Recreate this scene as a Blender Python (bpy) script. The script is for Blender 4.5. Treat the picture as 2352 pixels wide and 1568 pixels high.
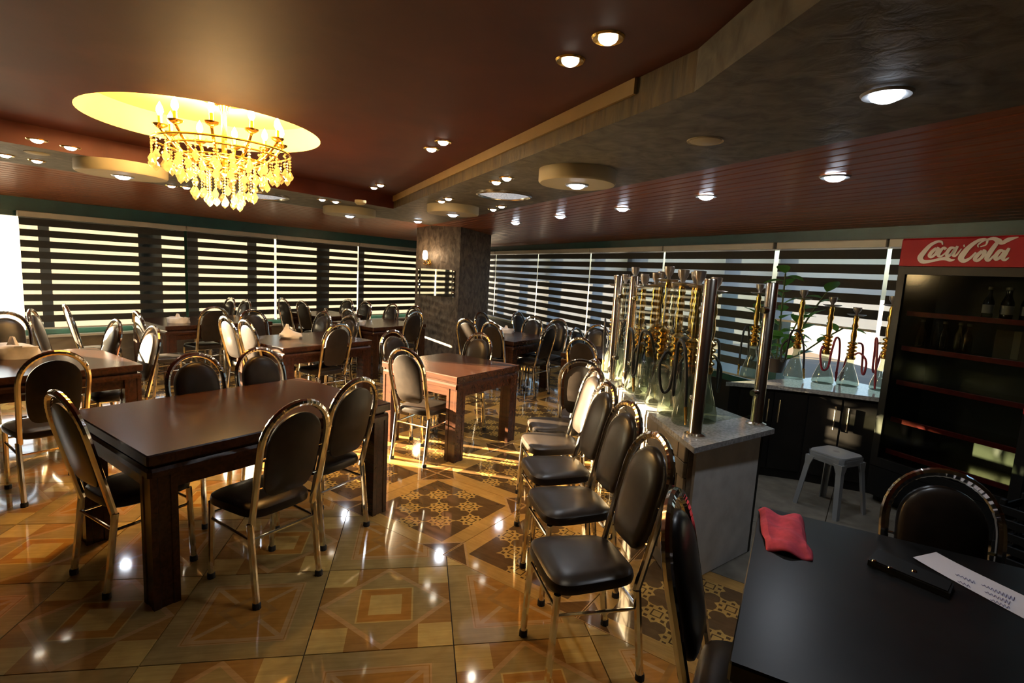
import bpy, bmesh, math, random
from mathutils import Vector, Matrix
random.seed(7)
for o in list(bpy.data.objects): bpy.data.objects.remove(o)
SC = bpy.context.scene; COL = SC.collection
R = math.radians; PI = math.pi; sin = math.sin; cos = math.cos

# ------------------------------------------------------------ camera
FPX, PITCH, ROLL, CH = 1204.0, R(7.5), R(-3.2), 1.66
_f = Vector((0, cos(PITCH), -sin(PITCH))); _d0 = Vector((0, -sin(PITCH), -cos(PITCH))); _r0 = Vector((1, 0, 0))
_r = cos(ROLL)*_r0 + sin(ROLL)*_d0; _d = -sin(ROLL)*_r0 + cos(ROLL)*_d0
CAMP = Vector((0, 0, CH))
cam = bpy.data.cameras.new('camera'); cam.sensor_width = 36.0; cam.lens = FPX/2352*36.0
cam.clip_start = 0.05; cam.clip_end = 500
camo = bpy.data.objects.new('camera', cam); COL.objects.link(camo)
M = Matrix((_r, -_d, -_f)).transposed().to_4x4(); M.translation = CAMP
camo.matrix_world = M; SC.camera = camo
def ray(x, y): return _r*((x-1176)/FPX) + _d*((y-784)/FPX) + _f
def P(x, y, z):                      # pixel -> point on the horizontal plane at height z
    v = ray(x, y); return CAMP + v*((z-CH)/v.z)

# ------------------------------------------------------------ sky, sun, exposure
SUN_AZ = math.atan2(-0.97, 0.23); SUN_EL = R(7.7)
w = bpy.data.worlds.new('world'); SC.world = w; w.use_nodes = True
nt = w.node_tree; nt.nodes.clear()
sky = nt.nodes.new('ShaderNodeTexSky'); sky.sky_type = 'NISHITA'; sky.sun_disc = False
sky.sun_elevation = R(22); sky.sun_rotation = SUN_AZ; sky.air_density = 1.0; sky.dust_density = 2.0
bg = nt.nodes.new('ShaderNodeBackground'); bg.inputs[1].default_value = 0.52
wo = nt.nodes.new('ShaderNodeOutputWorld')
nt.links.new(sky.outputs[0], bg.inputs[0]); nt.links.new(bg.outputs[0], wo.inputs[0])
sl = bpy.data.lights.new('sun', 'SUN'); sl.energy = 250.0; sl.color = (1.0, 0.75, 0.47); sl.angle = R(0.6)
so = bpy.data.objects.new('sun', sl); COL.objects.link(so)
sdir = Vector((0.97*cos(SUN_EL), -0.23*cos(SUN_EL), -sin(SUN_EL)))
so.rotation_euler = sdir.to_track_quat('-Z', 'Y').to_euler(); so.location = (-20, 8, 8)
vs = SC.view_settings; vs.view_transform = 'Standard'; vs.look = 'None'; vs.gamma = 1.0; vs.exposure = 0.0
vs.use_curve_mapping = False

# ------------------------------------------------------------ material helpers
class X:                              # a tiny expression wrapper over Math nodes
    def __init__(s, nt, sock): s.nt = nt; s.s = sock
    def _op(s, op, o=None, o2=None):
        n = s.nt.nodes.new('ShaderNodeMath'); n.operation = op
        for i, q in enumerate((s, o, o2)):
            if q is None: continue
            if isinstance(q, X): s.nt.links.new(q.s, n.inputs[i])
            else: n.inputs[i].default_value = q
        return X(s.nt, n.outputs[0])
    def __add__(s, o): return s._op('ADD', o)
    def __sub__(s, o): return s._op('SUBTRACT', o)
    def __mul__(s, o): return s._op('MULTIPLY', o)
    def __truediv__(s, o): return s._op('DIVIDE', o)
    def abs(s): return s._op('ABSOLUTE')
    def lt(s, o): return s._op('LESS_THAN', o)
    def gt(s, o): return s._op('GREATER_THAN', o)
    def mx(s, o): return s._op('MAXIMUM', o)
    def mn(s, o): return s._op('MINIMUM', o)
    def sin(s): return s._op('SINE')
    def rnd(s): return s._op('ROUND')
MATS = {}
def newmat(name):
    m = bpy.data.materials.new(name); m.use_nodes = True
    MATS[name] = m; return m, m.node_tree, m.node_tree.nodes['Principled BSDF']
def setp(b, col=None, rough=None, metal=None, **k):
    if col is not None: b.inputs['Base Color'].default_value = (*col, 1)
    if rough is not None: b.inputs['Roughness'].default_value = rough
    if metal is not None: b.inputs['Metallic'].default_value = metal
    for n, v in k.items(): b.inputs[n.replace('_', ' ')].default_value = v
def noise(nt, scale, detail=4, vec=None, dist=0.0):
    n = nt.nodes.new('ShaderNodeTexNoise'); n.inputs['Scale'].default_value = scale
    n.inputs['Detail'].default_value = detail; n.inputs['Distortion'].default_value = dist
    if vec is not None: nt.links.new(vec, n.inputs['Vector'])
    return n.outputs['Fac']
def coords(nt, kind='Object', scale=None):
    t = nt.nodes.new('ShaderNodeTexCoord'); o = t.outputs[kind]
    if scale:
        mp = nt.nodes.new('ShaderNodeMapping'); mp.inputs['Scale'].default_value = scale
        nt.links.new(o, mp.inputs['Vector']); o = mp.outputs[0]
    return o
def ramp(nt, fac, stops):
    r = nt.nodes.new('ShaderNodeValToRGB'); e = r.color_ramp.elements
    while len(e) < len(stops): e.new(0.5)
    for i, (p, c) in enumerate(stops): e[i].position = p; e[i].color = (*c, 1)
    nt.links.new(fac, r.inputs[0]); return r.outputs[0]
def mixc(nt, fac, a, b):
    n = nt.nodes.new('ShaderNodeMix'); n.data_type = 'RGBA'
    for i, q in ((0, fac), (6, a), (7, b)):
        if isinstance(q, X): q = q.s
        if isinstance(q, (int, float)): n.inputs[i].default_value = q
        elif isinstance(q, tuple): n.inputs[i].default_value = (*q, 1)
        else: nt.links.new(q, n.inputs[i])
    return n.outputs[2]
def mulc(nt, a, b):
    n = nt.nodes.new('ShaderNodeMix'); n.data_type = 'RGBA'; n.blend_type = 'MULTIPLY'; n.inputs[0].default_value = 1
    nt.links.new(a, n.inputs[6]); nt.links.new(b, n.inputs[7]); return n.outputs[2]
def bump(nt, b, h, strength=0.2, dist=0.01):
    n = nt.nodes.new('ShaderNodeBump'); n.inputs['Strength'].default_value = strength; n.inputs['Distance'].default_value = dist
    nt.links.new(h, n.inputs['Height']); nt.links.new(n.outputs[0], b.inputs['Normal'])
def plain(name, col, rough=0.5, metal=0.0, var=0.12, scale=6, **k):
    m, nt, b = newmat(name); setp(b, col, rough, metal, **k)
    if var:
        f = noise(nt, scale, 5, coords(nt))
        c = ramp(nt, f, [(0.3, tuple(v*(1-var) for v in col)), (0.7, tuple(min(1, v*(1+var)) for v in col))])
        nt.links.new(c, b.inputs['Base Color'])
    return m
def emis(name, col, s):
    m, nt, b = newmat(name); setp(b, col, 0.5); b.inputs['Emission Color'].default_value = (*col, 1)
    b.inputs['Emission Strength'].default_value = s; return m
def wood(name, c1, c2, rough, scale=(3, 30, 30), coat=0.0, kn=False, crough=0.12, spec=0.5):
    m, nt, b = newmat(name); setp(b, c1, rough, 0, Coat_Weight=coat, Coat_Roughness=crough, Specular_IOR_Level=spec)
    oi = nt.nodes.new('ShaderNodeObjectInfo'); va = nt.nodes.new('ShaderNodeVectorMath'); va.operation = 'ADD'
    nt.links.new(coords(nt, 'Object', scale), va.inputs[0])
    cx = nt.nodes.new('ShaderNodeCombineXYZ'); mm = nt.nodes.new('ShaderNodeMath'); mm.operation = 'MULTIPLY'; mm.inputs[1].default_value = 60
    nt.links.new(oi.outputs['Random'], mm.inputs[0]); nt.links.new(mm.outputs[0], cx.inputs[0]); nt.links.new(mm.outputs[0], cx.inputs[1])
    nt.links.new(cx.outputs[0], va.inputs[1])
    f = noise(nt, 1.0, 6, va.outputs[0], 1.5)
    c = ramp(nt, f, [(0.3, c1), (0.62, c2)])
    nt.links.new(c, b.inputs['Base Color']); return m
CHROME = plain('chrome', (0.84, 0.83, 0.80), 0.10, 1.0, 0.04)
STEEL = plain('brushed_steel', (0.72, 0.66, 0.56), 0.20, 1.0, 0.06)
GOLD = plain('gold_metal', (0.85, 0.55, 0.16), 0.22, 1.0, 0.08)
VINYL = plain('black_vinyl', (0.020, 0.0145, 0.011), 0.30, 0, 0.25, 14, Specular_IOR_Level=0.25)
TWOOD = wood('mahogany', (0.022, 0.0085, 0.0046), (0.043, 0.0155, 0.0072), 0.22, (2.2, 26, 26), 0.05, crough=0.22, spec=0.30)
RUBBER = plain('rubber', (0.012, 0.012, 0.012), 0.7, 0, 0.1)
BLACKT = plain('black_tabletop', (0.007, 0.0072, 0.0076), 0.30, 0, 0.3, 8, Specular_IOR_Level=0.3)
BLACK = plain('black_plastic', (0.006, 0.006, 0.006), 0.45, 0, 0.1, Specular_IOR_Level=0.25)
WHITEP = plain('white_plastic', (0.27, 0.28, 0.285), 0.4, 0, 0.05)
CREAM = plain('cream_paint', (0.40, 0.335, 0.20), 0.6, 0, 0.05)
PLASTER = plain('pale_plaster', (0.64, 0.635, 0.615), 0.75, 0, 0.12, 9)
TEAL = plain('teal_frame', (0.010, 0.065, 0.060), 0.4, 0, 0.15)
RAILM = plain('rail_aluminium', (0.42, 0.40, 0.33), 0.45, 0.2, 0.05)
OPAQ = plain('opaque_blind_fabric', (0.020, 0.019, 0.016), 0.8, 0, 0.12, 30)
GRANITE = plain('granite', (0.33, 0.32, 0.31), 0.14, 0, 0.35, 60)
DARKCAB = plain('dark_cabinet', (0.009, 0.008, 0.007), 0.4, 0, 0.2, Specular_IOR_Level=0.3)
REDS = plain('red_panel', (0.36, 0.004, 0.010), 0.5, 0, 0.04, Specular_IOR_Level=0.2)
LETTER = plain('white_lettering', (0.78, 0.72, 0.66), 0.4, 0, 0.03)
REDCLOTH = plain('red_cloth', (0.50, 0.050, 0.080), 0.9, 0, 0.2, 40)
PAPER = plain('paper', (0.62, 0.60, 0.66), 0.8, 0, 0.03)
INK = plain('ink', (0.10, 0.09, 0.25), 0.7, 0, 0)
TISSUE = plain('tissue_bag', (0.70, 0.62, 0.54), 0.55, 0, 0.1, 20)
LEAF = plain('leaf', (0.055, 0.17, 0.035), 0.35, 0, 0.3, 12)
_t = LEAF.node_tree; _tr = _t.nodes.new('ShaderNodeBsdfTranslucent'); _tr.inputs[0].default_value = (0.22, 0.50, 0.08, 1)
_mx = _t.nodes.new('ShaderNodeMixShader'); _mx.inputs[0].default_value = 0.45
_t.links.new(_t.nodes['Principled BSDF'].outputs[0], _mx.inputs[1]); _t.links.new(_tr.outputs[0], _mx.inputs[2])
_t.links.new(_mx.outputs[0], _t.nodes['Material Output'].inputs[0])
STEMM = plain('plant_stem', (0.07, 0.09, 0.03), 0.6, 0, 0.2)
POT = plain('pot', (0.05, 0.04, 0.035), 0.4, 0, 0.1)
HOSE = plain('hose', (0.008, 0.008, 0.009), 0.5, 0, 0.1)
REDHOSE = plain('red_hose', (0.25, 0.02, 0.03), 0.5, 0, 0.1)
CLAY = plain('bowl_metal', (0.55, 0.50, 0.44), 0.3, 0.9, 0.2)
LED = emis('led_disc', (0.80, 0.88, 1.0), 20)
WARM = emis('warm_disc', (1.0, 0.90, 0.74), 10)
BULB = emis('bulb', (1.0, 0.80, 0.42), 40)
SCON = emis('sconce_glass', (1.0, 0.72, 0.42), 16)
GROUND = plain('concrete_ground', (0.26, 0.25, 0.235), 0.9, 0, 0.10, 1)
FRIDGEIN = plain('fridge_inside', (0.12, 0.123, 0.108), 0.5, 0, 0.05)
BACKW = plain('dark_wall', (0.045, 0.032, 0.024), 0.7, 0, 0.2)
def glassy(name, tint, gl=0.12, rough=0.02, diff=0.0):
    m = bpy.data.materials.new(name); m.use_nodes = True; nt = m.node_tree; nt.nodes.clear()
    t = nt.nodes.new('ShaderNodeBsdfTransparent'); t.inputs[0].default_value = (*tint, 1)
    g = nt.nodes.new('ShaderNodeBsdfGlossy'); g.inputs['Roughness'].default_value = rough
    lw = nt.nodes.new('ShaderNodeLayerWeight'); lw.inputs[0].default_value = 0.5
    pw = nt.nodes.new('ShaderNodeMath'); pw.operation = 'POWER'; pw.inputs[1].default_value = 4.0
    nt.links.new(lw.outputs['Facing'], pw.inputs[0])
    ad = nt.nodes.new('ShaderNodeMath'); ad.operation = 'MULTIPLY_ADD'; ad.use_clamp = True; ad.inputs[1].default_value = 0.85; ad.inputs[2].default_value = gl
    nt.links.new(pw.outputs[0], ad.inputs[0])
    mx = nt.nodes.new('ShaderNodeMixShader'); nt.links.new(ad.outputs[0], mx.inputs[0])
    nt.links.new(t.outputs[0], mx.inputs[1]); nt.links.new(g.outputs[0], mx.inputs[2]); out = mx.outputs[0]
    if diff:
        d = nt.nodes.new('ShaderNodeBsdfTranslucent'); d.inputs[0].default_value = (*tint, 1)
        m2 = nt.nodes.new('ShaderNodeMixShader'); m2.inputs[0].default_value = diff
        nt.links.new(out, m2.inputs[1]); nt.links.new(d.outputs[0], m2.inputs[2]); out = m2.outputs[0]
    o = nt.nodes.new('ShaderNodeOutputMaterial'); nt.links.new(out, o.inputs[0]); return m
PANE = glassy('window_glass', (0.93, 0.96, 0.96), 0.02)
SHOWGL = glassy('showcase_glass', (0.88, 0.93, 0.90), 0.03)
FRGL = glassy('fridge_glass', (0.56, 0.585, 0.56), 0.015, 0.10)
VASE = glassy('vase_glass', (0.66, 0.69, 0.60), 0.07, 0.05, 0.10)
CRYST = glassy('crystal', (0.95, 0.86, 0.62), 0.30, 0.06, 0.25)
BOTTLE = glassy('bottle_glass', (0.30, 0.34, 0.26), 0.20)
def sheer(name, f, col):
    m = bpy.data.materials.new(name); m.use_nodes = True; nt = m.node_tree; nt.nodes.clear()
    t = nt.nodes.new('ShaderNodeBsdfTransparent'); t.inputs[0].default_value = (0.95, 0.95, 0.92, 1)
    d = nt.nodes.new('ShaderNodeBsdfTranslucent'); d.inputs[0].default_value = (*col, 1)
    mx = nt.nodes.new('ShaderNodeMixShader'); mx.inputs[0].default_value = f
    nt.links.new(t.outputs[0], mx.inputs[1]); nt.links.new(d.outputs[0], mx.inputs[2])
    o = nt.nodes.new('ShaderNodeOutputMaterial'); nt.links.new(mx.outputs[0], o.inputs[0]); return m
SHEER = sheer('sheer_fabric', 0.95, (0.115, 0.112, 0.104)); SHEER_R = sheer('skylit_sheer_fabric', 0.55, (0.55, 0.56, 0.60))  # same cloth twice; right copy made brighter and bluer to imitate skylight
def textured(name, c1, c2, rough, scale, stretch=(1, 1, 1), bs=0.5, bd=0.012, spec=0.5):
    m, nt, b = newmat(name); setp(b, c1, rough, 0, Specular_IOR_Level=spec)
    v = coords(nt, 'Object', stretch); f = noise(nt, scale, 8, v, 0.6)
    nt.links.new(ramp(nt, f, [(0.32, c1), (0.66, c2)]), b.inputs['Base Color']); bump(nt, b, f, bs, bd); return m
REDC = textured('red_ceiling_plaster', (0.060, 0.0115, 0.0065), (0.086, 0.019, 0.0095), 0.58, 2.2, bs=0.12, spec=0.25)
GREYC = textured('grey_textured_plaster', (0.085, 0.076, 0.058), (0.165, 0.148, 0.115), 0.6, 9, bs=0.8, spec=0.2)
FASC = textured('brown_streaked_plaster', (0.036, 0.024, 0.008), (0.125, 0.082, 0.026), 0.55, 6, (3, 3, 0.6), 0.8)
COLM = textured('column_stucco', (0.050, 0.040, 0.032), (0.185, 0.150, 0.118), 0.5, 14, (1, 1, 0.6), 1.0)
DADO = textured('dado_stone', (0.085, 0.060, 0.036), (0.16, 0.12, 0.075), 0.45, 3, (1, 1, 2.5), 0.2)
BRICK = textured('podium_stone', (0.10, 0.078, 0.050), (0.22, 0.17, 0.11), 0.55, 4, (0.6, 0.6, 3), 0.5)
PLANK = wood('varnished_plank', (0.165, 0.048, 0.018), (0.28, 0.092, 0.034), 0.32, (1.2, 22, 22), 0.10, crough=0.16, spec=0.25)
# floor tiles: printed inlay
CRE, BRN, PNK, GRG, ORG = (0.60, 0.41, 0.135), (0.40, 0.205, 0.055), (0.52, 0.31, 0.13), (0.40, 0.275, 0.105), (0.47, 0.22, 0.045)
def tile_mat(name, kind, h):
    m, nt, b = newmat(name); setp(b, CRE, 0.075, 0, Specular_IOR_Level=0.55, Coat_Weight=0.25, Coat_Roughness=0.03)
    t = nt.nodes.new('ShaderNodeTexCoord'); sp = nt.nodes.new('ShaderNodeSeparateXYZ'); nt.links.new(t.outputs['Object'], sp.inputs[0])
    x, y = X(nt, sp.outputs[0]), X(nt, sp.outputs[1])
    if kind in (1, 2):
        u, v = (x/h).abs(), (y/h).abs(); s = u+v; mm = u.mx(v)
    if kind == 1:
        c = mixc(nt, u.gt(0.5)*v.gt(0.5), BRN, CRE)
        c = mixc(nt, s.lt(1.0), c, PNK); c = mixc(nt, s.lt(0.89), c, GRG)
        c = mixc(nt, mm.lt(0.42), c, CRE); c = mixc(nt, mm.lt(0.395), c, ORG); c = mixc(nt, mm.lt(0.245), c, CRE)
    elif kind == 2:
        c = mixc(nt, mm.lt(0.69), GRG, PNK); c = mixc(nt, mm.lt(0.665)*mm.gt(0.65), c, BRN)
        c = mixc(nt, mm.lt(0.58), c, ORG); c = mixc(nt, (u-v).abs().lt(0.05)*mm.lt(0.58), c, PNK)
        c = mixc(nt, s.lt(0.42), c, BRN); c = mixc(nt, s.lt(0.30), c, ORG)
    else:
        ax, ay = x.abs(), y.abs(); mm = ax.mx(ay)
        c = mixc(nt, mm.lt(0.335), (0.52, 0.30, 0.085), (0.13, 0.074, 0.030))
        r, q = (x+y)*0.7071, (x-y)*0.7071
        rr, qq = (r-(r/0.205).rnd()*0.205).abs(), (q-(q/0.205).rnd()*0.205).abs()
        inn = r.abs().mx(q.abs()).lt(0.31)*mm.lt(0.335)
        star = (rr.mn(qq)*2.3+rr.mx(qq)).lt(0.106).mx(rr.mx(qq).lt(0.060)).mx((rr+qq).lt(0.090))
        lace = ((rr-0.037).abs()+(qq-0.037).abs()).lt(0.013).mx(((rr.mx(qq)-0.062).abs()+rr.mn(qq)).lt(0.014))
        edge = (rr+qq).gt(0.030)*(rr+qq).lt(0.040)
        c = mixc(nt, star*inn, c, (0.52, 0.32, 0.09)); c = mixc(nt, star*inn*lace.mx(edge), c, (0.10, 0.055, 0.02))
        cx, cy = (ax*-1.0)+h, (ay*-1.0)+h; cs = cx+cy
        c = mixc(nt, cs.lt(0.205), c, PNK); c = mixc(nt, cs.lt(0.185), c, (0.15, 0.078, 0.028))
        c = mixc(nt, cs.lt(0.185)*cx.mn(cy).lt(0.008), c, PNK)
    g = noise(nt, 1.0, 5, coords(nt, 'Object', (4, 55, 5)), 0.8); g2 = noise(nt, 1.0, 4, coords(nt, 'Object', (9, 9, 9)), 0.8)
    gr = ramp(nt, g, [(0.3, (0.84, 0.82, 0.79)), (0.7, (1.06, 1.06, 1.05))]); gr2 = ramp(nt, g2, [(0.3, (0.86, 0.84, 0.80)), (0.7, (1.05, 1.05, 1.04))])
    nt.links.new(mulc(nt, mulc(nt, c, gr), gr2), b.inputs['Base Color']); return m
HA, HB = 0.3175, 0.4425
TILE1 = tile_mat('inlay_tile_diamond', 1, HA); TILE2 = tile_mat('inlay_tile_frame', 2, HA); TILE3 = tile_mat('ornament_tile', 3, HB)
PLAINT = plain('plain_grey_tile', (0.20, 0.18, 0.145), 0.22, 0, 0.2, 8)
GROUT = plain('grout', (0.06, 0.04, 0.02), 0.6, 0, 0.1)

# ------------------------------------------------------------ mesh helpers
class MB:
    def __init__(s): s.v = []; s.f = []
    def add(s, vs, fs):
        o = len(s.v); s.v += [tuple(q) for q in vs]; s.f += [tuple(i+o for i in f) for f in fs]; return s
    def box(s, x0, x1, y0, y1, z0, z1):
        return s.add([(x0,y0,z0),(x1,y0,z0),(x1,y1,z0),(x0,y1,z0),(x0,y0,z1),(x1,y0,z1),(x1,y1,z1),(x0,y1,z1)],
                     [(0,3,2,1),(4,5,6,7),(0,1,5,4),(1,2,6,5),(2,3,7,6),(3,0,4,7)])
    def bbox(s, x0, x1, y0, y1, z0, z1, b=0.006):      # box with chamfered vertical and top edges
        a = [(x0+b,y0),(x1-b,y0),(x1,y0+b),(x1,y1-b),(x1-b,y1),(x0+b,y1),(x0,y1-b),(x0,y0+b)]
        i = [(x0+b,y0+b),(x1-b,y0+b),(x1-b,y0+b),(x1-b,y1-b),(x1-b,y1-b),(x0+b,y1-b),(x0+b,y1-b),(x0+b,y0+b)]
        vs = [(*p, z0) for p in a]+[(*p, z1-b) for p in a]+[((p[0]+q[0])/2, (p[1]+q[1])/2, z1) for p, q in zip(a, i)]
        n = 8; fs = [tuple(range(n-1, -1, -1)), tuple(range(2*n, 3*n))]
        for k in range(2):
            fs += [(k*n+j, k*n+(j+1) % n, (k+1)*n+(j+1) % n, (k+1)*n+j) for j in range(n)]
        return s.add(vs, fs)
    def prism(s, poly, z0, z1):
        n = len(poly)
        return s.add([(x, y, z0) for x, y in poly]+[(x, y, z1) for x, y in poly],
                     [tuple(range(n-1, -1, -1)), tuple(range(n, 2*n))]+[(i, (i+1) % n, n+(i+1) % n, n+i) for i in range(n)])
    def lathe(s, prof, n=16, c=(0, 0, 0)):
        vs = [(c[0]+r*cos(2*PI*j/n), c[1]+r*sin(2*PI*j/n), c[2]+z) for r, z in prof for j in range(n)]
        fs = [(i*n+j, i*n+(j+1) % n, (i+1)*n+(j+1) % n, (i+1)*n+j) for i in range(len(prof)-1) for j in range(n)]
        if prof[0][0] > 1e-5: fs.append(tuple(range(n-1, -1, -1)))
        if prof[-1][0] > 1e-5: fs.append(tuple((len(prof)-1)*n+j for j in range(n)))
        return s.add(vs, fs)
    def tube(s, path, r, n=8, cap=True):
        path = [Vector(p) for p in path]; m = len(path); rs = r if isinstance(r, (list, tuple)) else [r]*m
        T = [(path[min(i+1, m-1)]-path[max(i-1, 0)]).normalized() for i in range(m)]
        u = T[0].orthogonal().normalized(); vs = []
        for i in range(m):
            u = (u-T[i]*u.dot(T[i])); u = u.normalized() if u.length > 1e-6 else T[i].orthogonal().normalized()
            k = T[i].cross(u)
            vs += [path[i]+(u*cos(2*PI*j/n)+k*sin(2*PI*j/n))*rs[i] for j in range(n)]
        fs = [(i*n+j, i*n+(j+1) % n, (i+1)*n+(j+1) % n, (i+1)*n+j) for i in range(m-1) for j in range(n)]
        if cap: fs += [tuple(range(n-1, -1, -1)), tuple((m-1)*n+j for j in range(n))]
        return s.add(vs, fs)
    def grid(s, fn, nu, nv):
        o = [fn(i/nu, j/nv) for i in range(nu+1) for j in range(nv+1)]
        return s.add(o, [(i*(nv+1)+j, (i+1)*(nv+1)+j, (i+1)*(nv+1)+j+1, i*(nv+1)+j+1) for i in range(nu) for j in range(nv)])
    def mesh(s, name, mat=None, smooth=False, merge=0):
        me = bpy.data.meshes.new(name); me.from_pydata(s.v, [], s.f)
        bm = bmesh.new(); bm.from_mesh(me)
        if merge: bmesh.ops.remove_doubles(bm, verts=bm.verts, dist=merge)
        bmesh.ops.recalc_face_normals(bm, faces=bm.faces); bm.to_mesh(me); bm.free()
        if smooth:
            me.polygons.foreach_set('use_smooth', [True]*len(me.polygons))
            me.update()
            try: me.set_sharp_from_angle(angle=R(40))
            except Exception: pass
        if mat: me.materials.append(mat)
        return me
def ob(name, me, parent=None, loc=(0, 0, 0), rot=(0, 0, 0)):
    o = bpy.data.objects.new(name, me); COL.objects.link(o); o.location = loc; o.rotation_euler = rot
    if parent is not None: o.parent = parent
    return o
def tag(o, label, cat, group=None):
    o['label'] = label; o['category'] = cat
    if group: o['group'] = group
    return o
def thing(name, label, cat, loc=(0, 0, 0), rz=0, group=None):
    return tag(ob(name, None, None, loc, (0, 0, rz)), label, cat, group)
def struct(o): o['kind'] = 'structure'; return o
def copy_tree(o, parent=None):
    c = o.copy(); COL.objects.link(c)
    if parent is not None: c.parent = parent
    for ch in list(o.children): copy_tree(ch, c)
    return c
def spline(pts, k=6):
    pts = [Vector(p) for p in pts]; out = []
    for i in range(len(pts)-1):
        p0, p1, p2, p3 = pts[max(i-1, 0)], pts[i], pts[i+1], pts[min(i+2, len(pts)-1)]
        for j in range(k):
            t = j/k; out.append(0.5*((2*p1)+(p2-p0)*t+(2*p0-5*p1+4*p2-p3)*t*t+(3*p1-p0-3*p2+p3)*t**3))
    return out+[pts[-1]]

# ------------------------------------------------------------ room frame
AL, AR = R(35), R(-25.4)
dL = Vector((sin(AL), cos(AL), 0)); nL = Vector((-cos(AL), sin(AL), 0))      # left window wall
dR = Vector((sin(AR), cos(AR), 0)); nR = Vector((cos(AR), -sin(AR), 0))      # right window wall
DL, DR = 9.0, 5.1
def meet(a, b):                       # nL.x = a, nR.x = b
    det = nL.x*nR.y-nL.y*nR.x
    return Vector(((a*nR.y-nL.y*b)/det, (nL.x*b-a*nR.x)/det, 0))
def LP(a, s, z=0): q = nL*a+dL*s; return Vector((q.x, q.y, z))
def RP(a, s, z=0): q = nR*a+dR*s; return Vector((q.x, q.y, z))
def G(p, a, z=0):                     # table grid, p to the right, a along the left wall
    return Vector((p*cos(AL)+a*sin(AL), -p*sin(AL)+a*cos(AL), z))
def wallpt(x, y, D):                  # pixel -> (s, z) on the plane parallel to the right wall at distance D
    v = ray(x, y); t = (D-nR.dot(CAMP))/nR.dot(v); q = CAMP+v*t; return q.dot(dR), q.z
C0 = meet(DL, DR); sLc = C0.dot(dL); sRc = C0.dot(dR)
ROT_L = math.atan2(dL.y, dL.x); ROT_R = math.atan2(-dR.y, -dR.x)
ZS, ZW, ZR = 2.45, 2.25, 2.62         # soffit, wood at the wall, red tray
NRW, NLW, NRT, NLT = 2.8, 7.1, 1.63, 5.75
back_poly = [RP(DR, -4), Vector((4.2, -4, 0)), Vector((-8.5, -4, 0)), LP(DL, -5)]

# ------------------------------------------------------------ floor
fb = MB(); fb.prism([(-12, -5), (8, -5), (8, 15), (-12, 15)], -0.12, -0.012)
floor = struct(ob('floor', fb.mesh('floor', GROUT)))
def inside(p):
    return nL.dot(p) < DL-0.02 and nR.dot(p) < DR-0.02 and p.y > -3.6
def in_view(p, z=0.0, mg=120):
    v = Vector((p[0], p[1], z))-CAMP; k = v.dot(_f)
    if k < 0.25: return False
    return -mg < 1176+FPX*v.dot(_r)/k < 2352+mg and -mg < 784+FPX*v.dot(_d)/k < 1568+mg
g = 0.0022
def tile_mesh(name, h, mat):
    return MB().bbox(-h+g, h-g, -h+g, h-g, -0.012, 0.0, 0.0018).mesh(name, mat)
tmP = tile_mesh('tile_e', HA, PLAINT); tm4 = tile_mesh('tile_d', HB, PLAINT)
tm1, tm2, tm3 = tile_mesh('tile_a', HA, TILE1), tile_mesh('tile_b', HA, TILE2), tile_mesh('tile_c', HB, TILE3)
AG = R(-10); BND = 2.165
def UV(u, v): return Vector((u*cos(AG)+v*sin(AG), -u*sin(AG)+v*cos(AG), 0))
def cut_tile(poly, mat, loc, rz):     # a tile cut along the border line between the two patterns
    mb = MB(); mb.prism([(q.x, q.y) for q in poly], -0.012, 0.0)
    return ob('tile', mb.mesh('cut_tile', mat), floor, loc, (0, 0, rz))
rest = MB(); n1 = 0
for i in range(-22, 22):
    for j in range(-10, 24):
        u0, v0 = -0.127+0.635*i, 2.4575+0.635*j; c = UV(u0, v0)
        if not inside(c): continue
        cs = [(c+UV(a*(HA-g), b*(HA-g))) for a, b in ((-1,-1),(1,-1),(1,1),(-1,1))]
        al = [dL.dot(q) for q in cs]
        if min(al) >= BND: continue
        mat = TILE1 if (i+j) % 2 == 0 else TILE2
        if nR.dot(c) > 1.98: mat = PLAINT
        if max(al) <= BND:
            if in_view(c, 0, 260):
                ob('tile', tmP if mat == PLAINT else tm1 if (i+j) % 2 == 0 else tm2, floor, c, (0, 0, -AG)); n1 += 1
            else: rest.prism([(q.x, q.y) for q in cs], -0.012, 0.0)
        else:
            out = []
            for k in range(4):
                a, b = cs[k], cs[(k+1) % 4]; da, db = al[k]-BND, al[(k+1) % 4]-BND
                if da <= 0: out.append(a)
                if da*db < 0: out.append(a+(b-a)*(da/(da-db)))
            inv = Matrix.Rotation(AG, 3, 'Z')
            if len(out) > 2: cut_tile([inv @ (q-c) for q in out], mat, c, -AG)
restB = MB()
for i in range(-14, 14):
    for j in range(0, 14):
        p, a = -2.368+0.885*i, BND+HB+0.885*j; c = G(p, a)
        if not inside(c): continue
        if in_view(c, 0, 120): ob('tile', tm4 if (nR.dot(c) > 2.02+0.18*max(0, c.y-2.6) and c.x > 0.92 and nL.dot(c) < 2.5) else tm3, floor, c, (0, 0, -AL))
        else:
            cs = [G(p+x*(HB-g), a+y*(HB-g)) for x, y in ((-1,-1),(1,-1),(1,1),(-1,1))]
            restB.prism([(q.x, q.y) for q in cs], -0.012, 0.0)
for mb, mt in ((rest, TILE2), (restB, TILE3)):
    if mb.v: q = ob('tile_field', mb.mesh('tile_field', mt), floor); q['kind'] = 'stuff'
gr = MB(); gr.box(-160, 160, -160, 160, -0.6, -0.5); struct(ob('ground', gr.mesh('ground', GROUND)))

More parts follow.
